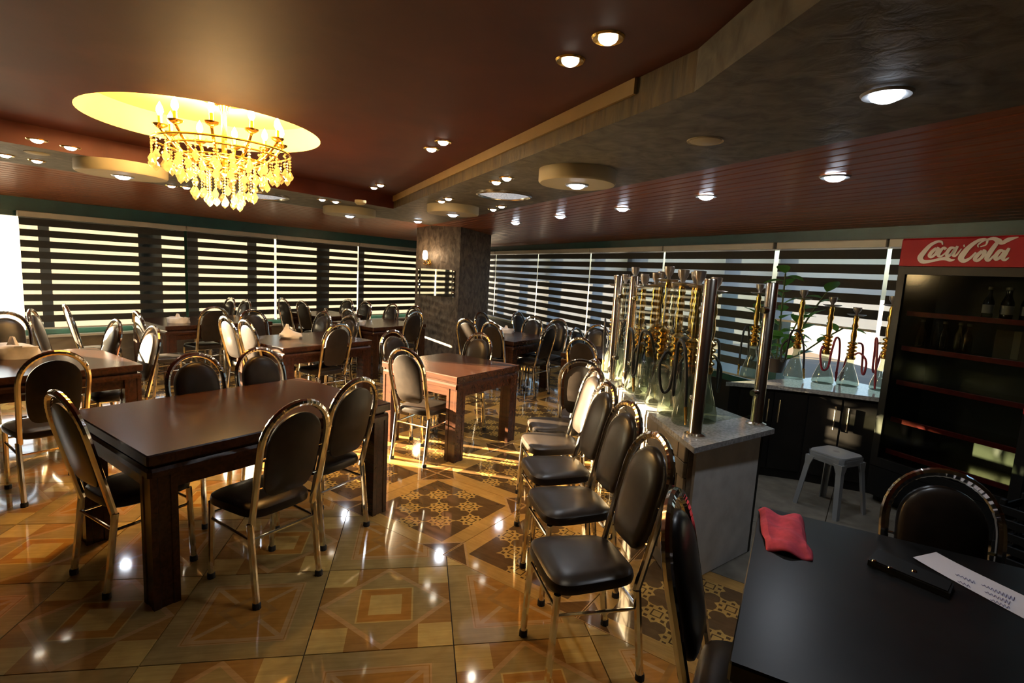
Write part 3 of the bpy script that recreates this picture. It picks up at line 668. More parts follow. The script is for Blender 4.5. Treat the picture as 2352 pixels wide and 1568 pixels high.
# ------------------------------------------------------------ chairs
BK = 0.305
def chair_meshes():
    D = {}
    rx = 0.178
    path = []; kz, ky, ty = 0.40, -0.165, -BK
    zt = 0.995; ze = 0.785                # arch starts at ze
    def yb(z): return ky+(ty-ky)*(z-kz)/(zt-kz)
    half = []
    for i in range(7): z = kz+(ze-kz)*i/6; half.append((rx-0.010+0.010*i/6, yb(z), z))
    n = 22; arch = []
    for i in range(1, n):
        a = PI*i/n; z = ze+(zt-ze)*sin(a)**0.86; arch.append((rx*cos(a), yb(z), z))
    full = half+arch+[(-x, y, z) for x, y, z in reversed(half)]
    full = spline(full, 3); rs = []
    for i, q in enumerate(full): rs.append(0.0168*(1+(0.05*sin(i*2.1) if q.z > 0.84 else 0)))
    D['back_frame'] = MB().tube(full, rs, 8).mesh('back_frame', CHROME, True)
    D['rear_leg'] = MB().tube([(0, -0.215, 0.015), (0, -0.200, 0.12), (0, ky-0.003, kz-0.01), (0, ky, kz+0.01)], 0.0165, 8).mesh('rear_leg', CHROME, True)
    D['front_leg'] = MB().tube([(0, 0.195, 0.015), (0, 0.178, 0.425)], 0.0155, 8).mesh('front_leg', CHROME, True)
    D['cap'] = MB().lathe([(0.020, 0), (0.020, 0.024), (0.0165, 0.030)], 8).mesh('foot_cap', RUBBER, True)
    # seat cushion: rounded trapezoid, domed
    def outline(sc, n=40):
        o = []
        for i in range(n):
            a = 2*PI*i/n; c, s_ = cos(a), sin(a); e = 0.42
            x = (abs(c)**e)*(1 if c >= 0 else -1); y = (abs(s_)**e)*(1 if s_ >= 0 else -1)
            o.append((x*sc*(0.190+0.018*y), 0.012+y*sc*0.195))
        return o
    m = MB(); n = 40; lay = [(0.90, 0.418), (0.985, 0.428), (1.0, 0.447), (0.975, 0.466), (0.90, 0.476), (0.6, 0.481), (0.25, 0.483)]
    vs = []
    for sc, z in lay: vs += [(x, y, z) for x, y in outline(sc, n)]
    fs = [(i*n+j, i*n+(j+1) % n, (i+1)*n+(j+1) % n, (i+1)*n+j) for i in range(len(lay)-1) for j in range(n)]
    fs += [tuple(range(n-1, -1, -1)), tuple((len(lay)-1)*n+j for j in range(n))]
    m.add(vs, fs); D['seat'] = m.mesh('seat', VINYL, True)
    # back pad
    def pad(sc, n=36):
        o = []
        for i in range(n):
            a = 2*PI*i/n; c, s_ = cos(a), sin(a)
            if s_ >= 0: x, z = 0.141*c, 0.79+0.155*(s_**0.9)
            else: x = 0.141*(abs(c)**0.35)*(1 if c >= 0 else -1); z = 0.79-0.263*(abs(s_)**0.55)
            o.append((x*sc, 0.735+(z-0.735)*(1-(1-sc)*0.75)))
        return o
    m = MB(); n = 36; vs = []; lay = [(0.94, -0.012), (1.0, -0.008), (1.0, 0.004), (0.96, 0.018), (0.85, 0.028), (0.55, 0.034), (0.2, 0.036)]
    for sc, dy in lay: vs += [(x, yb(z)+dy, z) for x, z in pad(sc, n)]
    fs = [(i*n+j, i*n+(j+1) % n, (i+1)*n+(j+1) % n, (i+1)*n+j) for i in range(len(lay)-1) for j in range(n)]
    fs += [tuple(range(n-1, -1, -1)), tuple((len(lay)-1)*n+j for j in range(n))]
    m.add(vs, fs); D['backrest'] = m.mesh('backrest', VINYL, True)
    D['stud'] = MB().tube([(0.136, 0, 0), (0.170, 0, 0)], 0.006, 6).mesh('stud', CHROME, True)
    D['side'] = MB().tube([(0, -0.178, 0.325), (0, 0.182, 0.335)], 0.0075, 6).mesh('stretcher', CHROME, True)
    D['cross'] = MB().tube([(-0.176, 0, 0), (0.176, 0, 0)], 0.0075, 6).mesh('stretcher', CHROME, True)
    D['yb'] = yb
    return D
CM = chair_meshes()
CHN = [0]
def chair(pos, yaw, label, group=None, detail=True, tilt=0):
    t = thing('dining_chair', label, 'chair', (pos[0], pos[1], 0), -R(yaw), group); CHN[0] += 1
    ob('seat', CM['seat'], t); ob('backrest', CM['backrest'], t); ob('back_frame', CM['back_frame'], t)
    for sx in (-1, 1):
        rl = ob('leg', CM['rear_leg'], t, (sx*0.176, 0, 0)); fl = ob('leg', CM['front_leg'], t, (sx*0.172, 0, 0))
        ob('stretcher', CM['side'], t, (sx*0.174, 0, 0))
        if detail:
            ob('foot_cap', CM['cap'], rl, (0, -0.215, 0)); ob('foot_cap', CM['cap'], fl, (0, 0.195, 0))
            for z in (0.585, 0.74): ob('stud', CM['stud'], t, (0, CM['yb'](z), z), (0, 0, 0 if sx > 0 else PI))
    ob('stretcher', CM['cross'], t, (0, 0.180, 0.362)); ob('stretcher', CM['cross'], t, (0, -0.176, 0.33))
    return t
def chair_px(x, y, yaw, label, group=None, detail=True, zt=0.995):
    p = P(x, y, zt); d = Vector((sin(R(yaw)), cos(R(yaw)), 0)); p = p+d*BK
    return chair((p.x, p.y), yaw, label, group, detail)
N_, S_, LF, LB_ = -55, 125, 35, 215
def proj(p):
    v = Vector(p)-CAMP; k = v.dot(_f); return 1176+FPX*v.dot(_r)/k, 784+FPX*v.dot(_d)/k
def chair_at(k, side, x, gap, label, group=None, detail=False, dyaw=0):
    p0, p1, a0, a1 = T[k][:4]; b = gap
    yaw = {'N': S_, 'S': N_, 'W': LF, 'E': LB_}[side]
    def back(t):
        return {'N': (p0-b, t), 'S': (p1+b, t), 'W': (t, a0-b), 'E': (t, a1+b)}[side]
    lo, hi = ((a0-1, a1+1) if side in 'NS' else (p0-1, p1+1)); best = None
    for i in range(400):
        t = lo+(hi-lo)*i/399; px = proj(G(*back(t), 0.995))[0]
        if best is None or abs(px-x) < best[0]: best = (abs(px-x), t)
    q = G(*back(best[1])); d = Vector((sin(R(yaw+dyaw)), cos(R(yaw+dyaw)), 0))
    q = q+d*BK
    return chair((q.x, q.y), yaw+dyaw, label, group, detail)
B = 'black chrome-framed chair '
# front table
chair_px(692, 924, -58, B+'pulled out at the aisle side of the empty large table')
chair_px(826, 872, -62, B+'at the aisle corner of the empty large table, half hiding its leg')
chair_px(128, 903, 30, B+'tucked under the end of the empty large table')
chair_at(1, 'N', 445, 0.11, B+'behind the empty large table, nearer the pale sunlit table', None, True)
chair_at(1, 'N', 592, 0.11, B+'behind the empty large table, nearer the tissue bag table', None, True)
# sunlit table by the bare window
chair_px(127, 810, N_, B+'turned to the pale sunlit table, dark back showing', None, True)
chair_at(3, 'E', 354, 0.27, B+'glaring in the sun at the end of the pale sunlit table', None, True)
chair_at(3, 'E', 268, 0.20, B+'whose backrest glows white in the sun beside the pale sunlit table', None, True)
chair_px(312, 716, 40, B+'standing apart between the pale sunlit table and the blinds')
chair_px(148, 700, 42, B+'seen edge-on before the widest blind')
chair_px(8, 718, S_, 'chrome-framed chair washed out by glare, its back towards the bare window', None, False)
chair_px(70, 712, 60, 'chrome-framed chair turned sideways in the glare of the bare window', None, False)
# table with the tissue bag
chair_at(4, 'W', 516, 0.10, B+'at the tissue bag table end, the one nearer the blinds')
chair_at(4, 'W', 562, 0.10, B+'with a tan sunlit pad at the tissue bag table end')
chair_at(5, 'S', 492, 0.08, B+'turned to the table by the widest blind, back to the room')
chair_at(5, 'E', 531, 0.12, B+'at the far end of the widest blind table, nearer the window', None, False)
chair_at(5, 'E', 566, 0.12, B+'at the far end of the widest blind table, nearer the aisle', None, False)
chair_at(4, 'N', 578, 0.66, B+'facing the room behind the crumpled tissue bag')
chair_at(4, 'S', 781, 0.16, B+'with its dark back to the room at the tissue bag table', None, True)
chair_at(4, 'E', 746, 0.12, B+'at the far end of the tissue bag table, nearer the blinds')
chair_at(4, 'E', 806, 0.12, B+'at the far end of the tissue bag table, nearer the aisle')
# sunlit square table
chair_px(928, 801, 28, B+'with a tan sunlit back at the orange sunlit table', None, True)
chair_at(2, 'N', 900, 0.28, B+'on the window side of the orange sunlit table', None, True)
chair_at(2, 'E', 1104, 0.12, B+'behind the orange sunlit table, facing the room', None, True)
# far tables
chair_at(6, 'S', 955, 0.25, B+'against the stucco column with its back to the room')
chair_at(6, 'E', 955, 0.3, B+'touching the stucco column, at the end of the table before it')
chair_at(6, 'E', 903, 0.2, B+'beside the chair that touches the stucco column')
chair_at(7, 'E', 800, 0.13, B+'at the far hidden table, before the blind gap')
chair_at(7, 'E', 842, 0.13, B+'at the far hidden table, before the blind that meets the column')
chair_at(6, 'W', 800, 0.12, B+'at the near end of the column table, by the grey tissue pack')
chair_px(748, 710, 60, B+'between the tissue bag table and the far hidden table', None, False)
chair_at(7, 'W', 648, 0.13, 'slim edge-on black chair by the far hidden table, above the teal sill')
chair_at(7, 'W', 692, 0.13, 'slim edge-on black chair by the far hidden table, away from the teal sill')
chair_at(8, 'W', 1070, 0.12, B+'at the small tissue box table, standing against the column')
chair_at(8, 'W', 1128, 0.16, B+'at the small tissue box table end, beside the one against the column')
chair_at(8, 'N', 1104, 0.48, B+'between the stucco column and the small tissue box')
chair_at(8, 'S', 1268, 0.3, B+'with its back to the room at the small tissue box table', None, True)
chair_at(8, 'N', 1188, 0.3, B+'half hidden behind the small tissue box, by the bluish blind')
chair_at(8, 'E', 1227, 0.27, B+'facing the room before the bluish blind')
chair_at(8, 'E', 1284, 0.27, B+'before the brightest striped blind')
chair_at(9, 'N', 1322, 0.14, B+'on the blind side of the table behind the showcase posts')
chair_at(9, 'W', 1335, 0.3, B+'at the end of the table behind the showcase posts')
chair_at(9, 'E', 1376, 0.42, B+'facing the room behind the showcase table')
chair_px(1338, 828, 14, B+'standing between the chair row and the table behind the showcase')
# row along the showcase
ROW = [(0.360, 2.115, -105, 'black chrome-framed chair first in the row along the showcase, closest to the black table'),
       (0.365, 2.68, -105, 'black chrome-framed chair second in the row along the showcase from the black table'),
       (0.330, 3.17, -104, 'black chrome-framed chair in the middle of the row along the showcase'),
       (0.335, 3.68, -103, 'black chrome-framed chair fourth in the showcase row from the black table, backrest bright in sun'),
       (0.385, 4.11, -100, 'black chrome-framed chair last in the row along the showcase, nearest the orange sunlit table')]
for x, y, a, lb in ROW: chair((x, y), a, lb)
# black table
p = P(1545, 1137, 0.995); chair((p.x+BK*sin(R(118)), p.y+BK*cos(R(118))), 118, 'black chrome-framed chair drawn up to the side of the black table')
p = P(2172, 1086, 0.995); chair((p.x+BK*sin(R(205)), p.y+BK*cos(R(205))), 205, 'black chrome-framed chair across the black table, in front of the fridge')

# ------------------------------------------------------------ showcase with hookahs
ZP = 0.82
pod = [Vector((0.965, 2.60, 0)), Vector((1.60, 3.055, 0)), Vector((0.98, 4.78, 0)), Vector((0.76, 4.78, 0))]  # narrow far end lengthened to block low sun heading for the fridge
def shrink(poly, d):
    c = sum(poly, Vector())/len(poly); return [q+(c-q).normalized()*d for q in poly]
t = thing('showcase_counter', 'wedge-shaped counter with pale end panel, stone side and granite slab', 'counter')
bp = shrink(pod, 0.09)
ob('body', MB().prism([(q.x, q.y) for q in bp], 0, ZP-0.03).mesh('body', BRICK), t)
d = (bp[1]-bp[0]); n_ = Vector((d.y, -d.x, 0)).normalized()
q0, q1 = bp[0]+d*0.06, bp[0]+d*0.985
ob('end_panel', MB().prism([(q.x, q.y) for q in (q0, q1, q1+n_*0.018, q0+n_*0.018)], 0.004, ZP-0.032).mesh('end_panel', PLASTER), t)['label'] = 'pale grey plaster end panel'
q0, q1 = bp[0]+d*0.985, bp[1]+d.normalized()*0.012
ob('edge_strip', MB().prism([(q.x, q.y) for q in (q0, q1, q1+n_*0.02, q0+n_*0.02)], 0.004, ZP-0.032).mesh('edge_strip', BLACK), t)
# stone courses on the chair side
a0, a1 = bp[3], bp[0]; dd = (a1-a0); ln = dd.length; du = dd/ln; nn = Vector((-1, 0, 0)); nn = Vector((du.y, -du.x, 0)); 
if nn.x > 0: nn = -nn
rzs = math.atan2(du.y, du.x); row = 0; z = 0.006
while z < ZP-0.05:
    h = 0.088; x = -0.16*(row % 2)
    while x < ln:
        x0, x1 = max(x, 0)+0.003, min(x+0.32, ln)-0.003
        if x1-x0 > 0.03:
            m = MB().bbox(0, x1-x0, -0.016-random.uniform(0, 0.008), 0, 0, h-0.006, 0.004).mesh('stone', BRICK)
            so_ = a0+du*x0
            o = ob('stone', m, t, (so_.x, so_.y, z), (0, 0, rzs))
            if Vector((sin(rzs), -cos(rzs), 0)).dot(nn) < 0:
                o.rotation_euler = (0, 0, rzs+PI); e_ = a0+du*x1; o.location = (e_.x, e_.y, z)
        x += 0.32
    z += h; row += 1
slab = t
ob('slab', MB().prism([(q.x, q.y) for q in pod], ZP-0.03, ZP).mesh('slab', GRANITE), t)
posts = [Vector((1.045, 2.83, 0)), Vector((1.525, 3.14, 0)), Vector((0.905, 4.02, 0)), Vector((0.835, 4.27, 0))]
PT = 1.685
postm = MB().lathe([(0.058, 0), (0.058, 0.008), (0.036, 0.016), (0.034, 0.02), (0.034, PT-ZP-0.006), (0.030, PT-ZP), (0, PT-ZP)], 20).mesh('post', STEEL, True)
clampm = MB().lathe([(0.0, -0.03), (0.018, -0.03), (0.022, 0), (0.018, 0.03), (0, 0.03)], 12).mesh('clamp', CHROME, True)
for i, q in enumerate(posts):
    p_ = ob('post', postm, t, (q.x, q.y, ZP))
    nb = posts[(2, 0, 0, 2)[i]]; dv = (nb-q).normalized()
    for zz in (0.20, 0.70): ob('clamp', clampm, p_, (dv.x*0.045, dv.y*0.045, zz), (PI/2, 0, math.atan2(dv.y, dv.x)+PI/2))
def gl(q0, q1, name='glass_pane', z0=0.06, z1=0.80):
    d = (q1-q0); e = d.normalized(); a, b = q0+e*0.06, q1-e*0.06; n = Vector((-e.y, e.x, 0))*0.004
    ob(name, MB().prism([(q.x, q.y) for q in (a-n, b-n, b+n, a+n)], ZP+z0, ZP+z1).mesh(name, SHOWGL), t)
gl(posts[2], posts[0]); gl(posts[0], posts[1]); gl(posts[3], posts[2])

def hookah_proto(gold=True, red=False):
    t = thing('hookah', 'hookah', 'hookah'); S = GOLD if gold else CHROME; Hm = REDHOSE if red else HOSE
    ob('glass_vase', MB().lathe([(0.0, 0.0), (0.075, 0.0), (0.085, 0.012), (0.082, 0.05), (0.060, 0.12), (0.036, 0.19), (0.026, 0.24), (0.030, 0.27)], 20).mesh('glass_vase', VASE, True), t)
    st = MB(); pr = [(0.032, 0.265), (0.036, 0.28), (0.022, 0.30)]
    z = 0.30
    for k in range(4): pr += [(0.014, z), (0.026, z+0.014), (0.026, z+0.022), (0.014, z+0.034)]; z += 0.036
    pr += [(0.012, z), (0.016, z+0.06), (0.011, z+0.12), (0.017, z+0.15), (0.011, z+0.19), (0.015, z+0.22), (0.010, z+0.25)]; zt = z+0.25
    pr = [(r*1.5 if 0.295 < z_ < 0.99 else r, z_) for r, z_ in pr]
    ob('stem', st.lathe(pr, 14).mesh('stem', S, True), t)
    ob('ash_plate', MB().lathe([(0.010, zt), (0.05, zt+0.004), (0.072, zt+0.016), (0.070, zt+0.018), (0.045, zt+0.008), (0.010, zt+0.008)], 20).mesh('ash_plate', CLAY, True), t)
    ob('bowl', MB().lathe([(0.010, zt+0.008), (0.014, zt+0.03), (0.030, zt+0.055), (0.034, zt+0.085), (0.028, zt+0.087), (0.020, zt+0.06), (0.0, zt+0.05)], 14).mesh('bowl', CLAY, True), t)
    hp = spline([(0.02, 0, 0.31), (0.07, 0.01, 0.34), (0.12, 0.03, 0.27), (0.10, 0.05, 0.14), (0.06, 0.07, 0.16), (0.045, 0.075, 0.30), (0.02, 0.08, 0.42), (-0.05, 0.07, 0.40), (-0.09, 0.06, 0.26), (-0.10, 0.05, 0.10)], 6)
    ob('hose', MB().tube(hp, 0.009, 7).mesh('hose', Hm, True), t)
    ob('mouthpiece', MB().tube([(-0.10, 0.05, 0.11), (-0.112, 0.045, 0.02)], [0.012, 0.007], 8).mesh('mouthpiece', S if not red else Hm, True), t)
    return t, zt+0.087
hg, HH = hookah_proto(True); hs, _ = hookah_proto(False); hr, _ = hookah_proto(True, True)
USED = set()
def put_hookah(src, x, y, z, rz, sc, label, group=None):
    if src in USED: o = copy_tree(src)
    else: o = src; USED.add(src)
    o.location = (x, y, z); o.rotation_euler = (0, 0, rz); o.scale = (1, 1, sc) if isinstance(sc, float) else sc
    o['label'] = label
    if group: o['group'] = group
    elif 'group' in o: del o['group']
    return o
def inwedge(u, v): # u along the end panel 0..1, v along the depth 0..1
    a = pod[0]+(pod[3]-pod[0])*v; b = pod[1]+(pod[2]-pod[1])*v; return a+(b-a)*u
k = 0
for v in (0.17, 0.27, 0.37, 0.47, 0.57, 0.66, 0.75, 0.84, 0.93):  # rearmost hookahs added to cut the sun reaching the fridge
    for u in ((0.24, 0.47, 0.70) if v < 0.4 else (0.26, 0.62) if v < 0.6 else (0.48,)):
        if v < 0.2 and u > 0.6: continue
        q = inwedge(u, v); k += 1
        sc = random.uniform(1.08, 1.20)
        put_hookah(hg if k % 5 else hs, q.x, q.y, ZP, random.uniform(0, 6.28), sc,
                   'gold-stemmed hookah with a black hose packed among others in the glass showcase' if k % 5 else 'silver-stemmed hookah with a black hose packed among others in the glass showcase',
                   'gold hookahs in the showcase' if k % 5 else 'silver hookahs in the showcase')
# big tray on top of one hookah near the front post
q = inwedge(0.42, 0.30); c_ = P(1637, 612, 1.76)
# ------------------------------------------------------------ bar counter along the fridge wall
fr = [P(x, y, ZP) for x, y in ((1668, 877), (1690, 878), (1770, 884), (1850, 892), (1930, 902), (2020, 913))]
sA, sB = fr[0].dot(dR), 2.47
wallb = [RP(DR-0.10, sA), RP(DR-0.10, sB)]
last = fr[-1]; 
poly = fr+[RP(nR.dot(last)+0.05, sB), wallb[1], wallb[0]]
t = thing('bar_counter', 'dark curved bar counter with a granite top carrying hookahs and a plant', 'counter')
ob('worktop', MB().prism([(q.x, q.y) for q in poly], ZP-0.035, ZP).mesh('worktop', GRANITE), t)
body = [q+nR*0.05 for q in fr]+[RP(nR.dot(last)+0.10, sB+0.005), wallb[1], wallb[0]]
ob('cabinet_body', MB().prism([(q.x, q.y) for q in body], 0, ZP-0.035).mesh('cabinet_body', DARKCAB), t)
for i in range(1, 5):
    a, b = body[i], body[i+1]; e = (b-a); n = Vector((e.y, -e.x, 0)).normalized()
    if n.dot(nR) > 0: n = -n
    u = e.normalized(); aa, bb = a+u*0.008, b-u*0.008
    dr = ob('cabinet_door', MB().prism([(q.x, q.y) for q in (aa+n*0.002, bb+n*0.002, bb+n*0.02, aa+n*0.02)], 0.08, ZP-0.06).mesh('cabinet_door', DARKCAB), t)
    hq = (bb-u*0.04 if i % 2 else aa+u*0.04)+n*0.035
    ob('handle', MB().tube([(hq.x, hq.y, 0.50), (hq.x, hq.y, 0.70)], 0.006, 8).mesh('handle', STEEL, True), dr)
def on_counter(x, y): q = P(x, y, ZP); return q
for x, y, src, rz, sc, lb in ((1722, 866, hg, 0.6, 1.10, 'gold hookah on the bar counter seen between the showcase posts'),
        (1822, 868, hg, 2.2, 1.06, 'gold hookah with looping black hose on the bar counter before the leafy plant'),
        (1888, 879, hr, 3.6, 1.0, 'gold hookah with a dark red hose in the middle of the bar counter'),
        (2022, 896, hr, 1.0, 1.05, 'hookah with a dark red hose right beside the drinks fridge'),
        (1945, 885, hr, 5.0, 0.9, 'shorter hookah with a red hose against the bright lower window')):
    q = on_counter(x, y); put_hookah(src, q.x, q.y, ZP, rz, (1.05, 1.05, sc), lb)
# plant
pc = RP(DR-0.48, dR.dot(P(1858, 850, ZP)), ZP)
t = thing('potted_plant', 'broad-leaved potted plant on the bar counter before the half-raised blind', 'plant', pc)
ob('pot', MB().lathe([(0.07, 0), (0.095, 0.13), (0.10, 0.14), (0.088, 0.14), (0.08, 0.12), (0, 0.12)], 18).mesh('pot', POT, True), t)
def leafm():
    m = MB()
    def fn(u, v):
        wv = 0.062*(sin(PI*min(1, u*1.02))**0.75); x = (v-0.5)*2*wv; return (x, u*0.19, -0.05*u*u+0.25*abs(x)*0.8)
    return m.grid(fn, 8, 4).mesh('leaf', LEAF, True)
lm = leafm()
for bx, by, hh in ((0.0, 0.02, 0.98), (0.20, -0.16, 0.82), (0.08, -0.08, 0.55), (-0.14, 0.12, 0.62), (0.28, -0.26, 0.50)):
    top = Vector((bx*1.4, by*1.4, hh)); path = spline([(0, 0, 0.1), (bx*0.5, by*0.5, hh*0.4), (bx, by, hh*0.75), tuple(top)], 5)
    st = ob('stem', MB().tube(path, 0.008, 6).mesh('stem', STEMM, True), t)
    n = int(hh*15)
    for k in range(n):
        f = 0.25+0.75*k/(n-1); q = path[min(len(path)-1, int(f*(len(path)-1)))]; a = k*2.4+bx*9
        ob('leaf', lm, st, q, (random.uniform(-0.1, 0.9), random.uniform(-0.2, 0.2), a)).scale = (1, 1, 1) if k % 5 else (0.8, 0.8, 0.8)

# ------------------------------------------------------------ fridge
FD = 4.40; fs1, fs0 = 2.42, 1.50; FWd = fs1-fs0
fo = RP(FD, fs1)                     # front left bottom corner; local x to the right, y into the wall
t = thing('drinks_fridge', 'tall black glass-door drinks fridge with a red lettered header', 'fridge', fo, ROT_R)
ob('cabinet', (MB().box(0, 0.045, 0.02, 0.54, 0.06, 1.87).box(FWd-0.045, FWd, 0.02, 0.54, 0.06, 1.87).box(0.045, FWd-0.045, 0.50, 0.54, 0.06, 1.87)
   .box(0, FWd, 0.02, 0.54, 0.06, 0.30).box(0, FWd, 0.02, 0.54, 1.83, 1.87)).mesh('cabinet', BLACK), t)
ob('plinth', MB().box(0.02, FWd-0.02, 0.06, 0.52, 0, 0.06).mesh('plinth', RUBBER), t)
ob('inner_liner', MB().box(0.046, FWd-0.046, 0.47, 0.499, 0.30, 1.83).mesh('inner_liner', FRIDGEIN), t)
hd = ob('header_sign', MB().bbox(0.0, FWd, -0.035, 0.52, 1.872, 2.075, 0.012).mesh('header_sign', REDS), t); hd['label'] = 'glossy red header sign with white script lettering'
dr = ob('door', (MB().box(0, 0.05, -0.02, 0.018, 0.30, 1.868).box(FWd-0.06, FWd, -0.02, 0.018, 0.30, 1.868).box(0.05, FWd-0.06, -0.02, 0.018, 1.81, 1.868).box(0.05, FWd-0.06, -0.02, 0.018, 0.30, 0.37)).mesh('door', BLACK), t)
ob('door_glass', MB().box(0.051, FWd-0.061, -0.006, 0.0, 0.371, 1.809).mesh('door_glass', FRGL), dr)
ob('handle', MB().bbox(FWd-0.05, FWd-0.015, -0.055, -0.02, 0.95, 1.25, 0.008).mesh('handle', REDS), dr)['label'] = 'red door handle'
ob('kick_panel', MB().box(0.0, FWd, -0.015, 0.019, 0.06, 0.295).mesh('kick_panel', BLACK), t)
SHZ = [0.42, 0.68, 0.98, 1.25, 1.52]
REDR = plain('red_shelf_rail', (0.40, 0.02, 0.015), 0.35, 0, 0.3, 25)
for z in SHZ:
    s_ = ob('shelf', MB().box(0.047, FWd-0.047, 0.10, 0.468, z-0.008, z).mesh('shelf', STEEL), t)
    ob('price_rail', MB().bbox(0.047, FWd-0.047, 0.082, 0.099, z-0.022, z+0.014, 0.003).mesh('price_rail', REDR), s_)
# header lettering (traced strokes, zoomed crop coordinates -> header face)
def hz(x, y):
    s, z = wallpt(2040+x*0.28058, 520+y*0.28058, FD-0.036); return (fs1-s, z)
strokes = [
 ([(447,150),(440,128),(405,124),(345,155),(290,215),(264,256),(285,287),(345,284),(420,268),(475,262),(510,276),(548,270)], [3,6,8,11,15,17,13,8,8,12,9,2]),
 ([(395,178),(362,205),(340,236),(356,250),(392,222),(410,186),(395,178)], [9,11,11,8,9,11,9]),
 ([(474,186),(455,174),(425,205),(413,236),(436,243),(482,206)], [9,7,11,10,6,4]),
 ([(545,176),(512,178),(484,215),(486,241),(520,226),(556,170)], [5,10,11,9,8,6]),
 ([(570,160),(545,205),(534,232),(556,238),(602,182)], [7,10,10,6,3]),
 ([(617,160),(629,157)], [7,7]),
 ([(742,170),(738,150),(790,112),(812,120),(800,150),(756,165)], [3,4,6,6,4,3]),
 ([(812,118),(790,104),(735,118),(665,168),(612,230),(598,262),(622,281),(668,262),(720,212)], [6,7,9,13,16,16,12,7,5]),
 ([(800,112),(860,98),(905,118),(935,134),(985,108),(1068,86)], [5,9,14,10,12,2]),
 ([(772,200),(735,232),(712,266),(734,279),(775,244),(790,206),(772,200)], [9,11,11,8,9,11,9]),
 ([(915,112),(880,150),(830,220),(808,262),(826,277),(872,232)], [5,11,13,12,7,4]),
 ([(945,200),(915,200),(882,240),(884,268),(920,250),(958,194)], [5,10,11,9,8,6]),
 ([(992,176),(962,220),(940,258),(958,274),(990,254)], [6,11,11,7,3])]
for pts, ws in strokes:
    q = spline([(*hz(x, y), 0) for x, y in pts], 5); n = len(q); m = MB(); vs = []
    for i, c in enumerate(q):
        tt = (q[min(i+1, n-1)]-q[max(i-1, 0)]).normalized(); nn = Vector((-tt.y, tt.x, 0))
        f = i/(n-1)*(len(ws)-1); k = min(int(f), len(ws)-2); wv = (ws[k]+(ws[k+1]-ws[k])*(f-k))*0.00115
        for sg in (1, -1):
            e = c+nn*wv*sg; vs += [(e.x, -0.0385, e.y), (e.x, -0.0352, e.y)]
    fs = []
    for i in range(n-1):
        a = i*4; b = a+4; fs += [(a, a+2, b+2, b), (a+1, b+1, b+3, a+3), (a, b, b+1, a+1), (a+2, a+3, b+3, b+2)]
    m.add(vs, fs); ob('lettering', m.mesh('lettering', LETTER), hd)
# goods in the fridge
btl = MB().lathe([(0, 0), (0.030, 0), (0.031, 0.01), (0.031, 0.12), (0.013, 0.17), (0.012, 0.215), (0.014, 0.22), (0, 0.222)], 14).mesh('bottle', BOTTLE, True)
capm = MB().lathe([(0.015, 0.205), (0.015, 0.224), (0, 0.226)], 12).mesh('cap', LETTER, True)
btl_lab = MB().lathe([(0.0318, 0.04), (0.0318, 0.10)], 14); btl_lab.f = [f for f in btl_lab.f if len(f) == 4]; btl_lab = btl_lab.mesh('paper_label', LETTER, True)
def fr_pt(x, y, z):
    return Matrix.Translation(fo) @ Matrix.Rotation(ROT_R, 4, 'Z') @ Vector((x, y, z))
for i in range(7):
    q = fr_pt(0.50+0.055*i+0.012*(i % 2), 0.19+0.08*(i % 2), 1.521)
    b = tag(ob('bottle', None, None, q), 'small glass bottle with a pale cap on the top fridge shelf', 'bottle', 'bottles on the top fridge shelf')
    ob('glass_body', btl, b); ob('cap', capm, b); ob('paper_label', btl_lab, b)
for i in range(5):
    q = fr_pt(0.10+0.075*i, 0.22+0.05*(i % 2), 1.251)
    b = tag(ob('bottle', None, None, q), 'small glass bottle standing on the second fridge shelf', 'bottle', 'bottles on the second fridge shelf')
    ob('glass_body', btl, b); ob('cap', capm, b)
CARD = plain('cardboard', (0.16, 0.12, 0.07), 0.7, 0, 0.1)
def carton(q, label, w=0.24, h=0.2):
    b = thing('carton', label, 'box', q, ROT_R); ob('box_body', MB().bbox(-w/2, w/2, -0.09, 0.09, 0, h, 0.004).mesh('box_body', CARD), b)
    ob('tape', MB().box(-0.02, 0.02, -0.0915, 0.0915, 0.01, h+0.001).mesh('tape', CREAM), b)
carton(fr_pt(0.68, 0.30, 1.251), 'brown carton on the second fridge shelf by the hinge side')
# ------------------------------------------------------------ stool
sc_ = P(1925, 1090, 0.20); stp = P(1921, 1037, 0.45); stp.z = 0
t = thing('plastic_stool', 'small white plastic stool with four splayed legs beside the bar counter', 'stool', stp, 0.45)
sm = MB()
def rsq(h, r=0.05, n=5):
    o = []
    for cx, cy, a0 in ((h-r, h-r, 0), (-h+r, h-r, PI/2), (-h+r, -h+r, PI), (h-r, -h+r, 3*PI/2)):
        o += [(cx+r*cos(a0+PI/2*i/n), cy+r*sin(a0+PI/2*i/n)) for i in range(n+1)]
    return o
lay = [(0.135, 0.38), (0.138, 0.43), (0.132, 0.448), (0.118, 0.452)]
vs = []; n = 24
for h, z in lay: vs += [(x, y, z) for x, y in rsq(h)]
fs = [(i*n+j, i*n+(j+1) % n, (i+1)*n+(j+1) % n, (i+1)*n+j) for i in range(3) for j in range(n)]+[tuple(3*n+j for j in range(n))]
ob('seat_top', sm.add(vs, fs).mesh('seat_top', WHITEP, True), t)
lg = MB()
pr = [(-0.028, 0.012), (0.012, 0.012), (0.012, -0.028), (0.004, -0.028), (0.004, 0.004), (-0.028, 0.004)]
vs = []; 
for z, o_, k in ((0.40, 0.122, 1.7), (0.33, 0.130, 1.0), (0.0, 0.165, 0.85)): vs += [(o_+x*k, o_+y*k, z) for x, y in pr]
lg.add(vs, [(i*6+j, i*6+(j+1) % 6, (i+1)*6+(j+1) % 6, (i+1)*6+j) for i in range(2) for j in range(6)]+[tuple(range(12, 18)), (5, 4, 3, 2, 1, 0)])
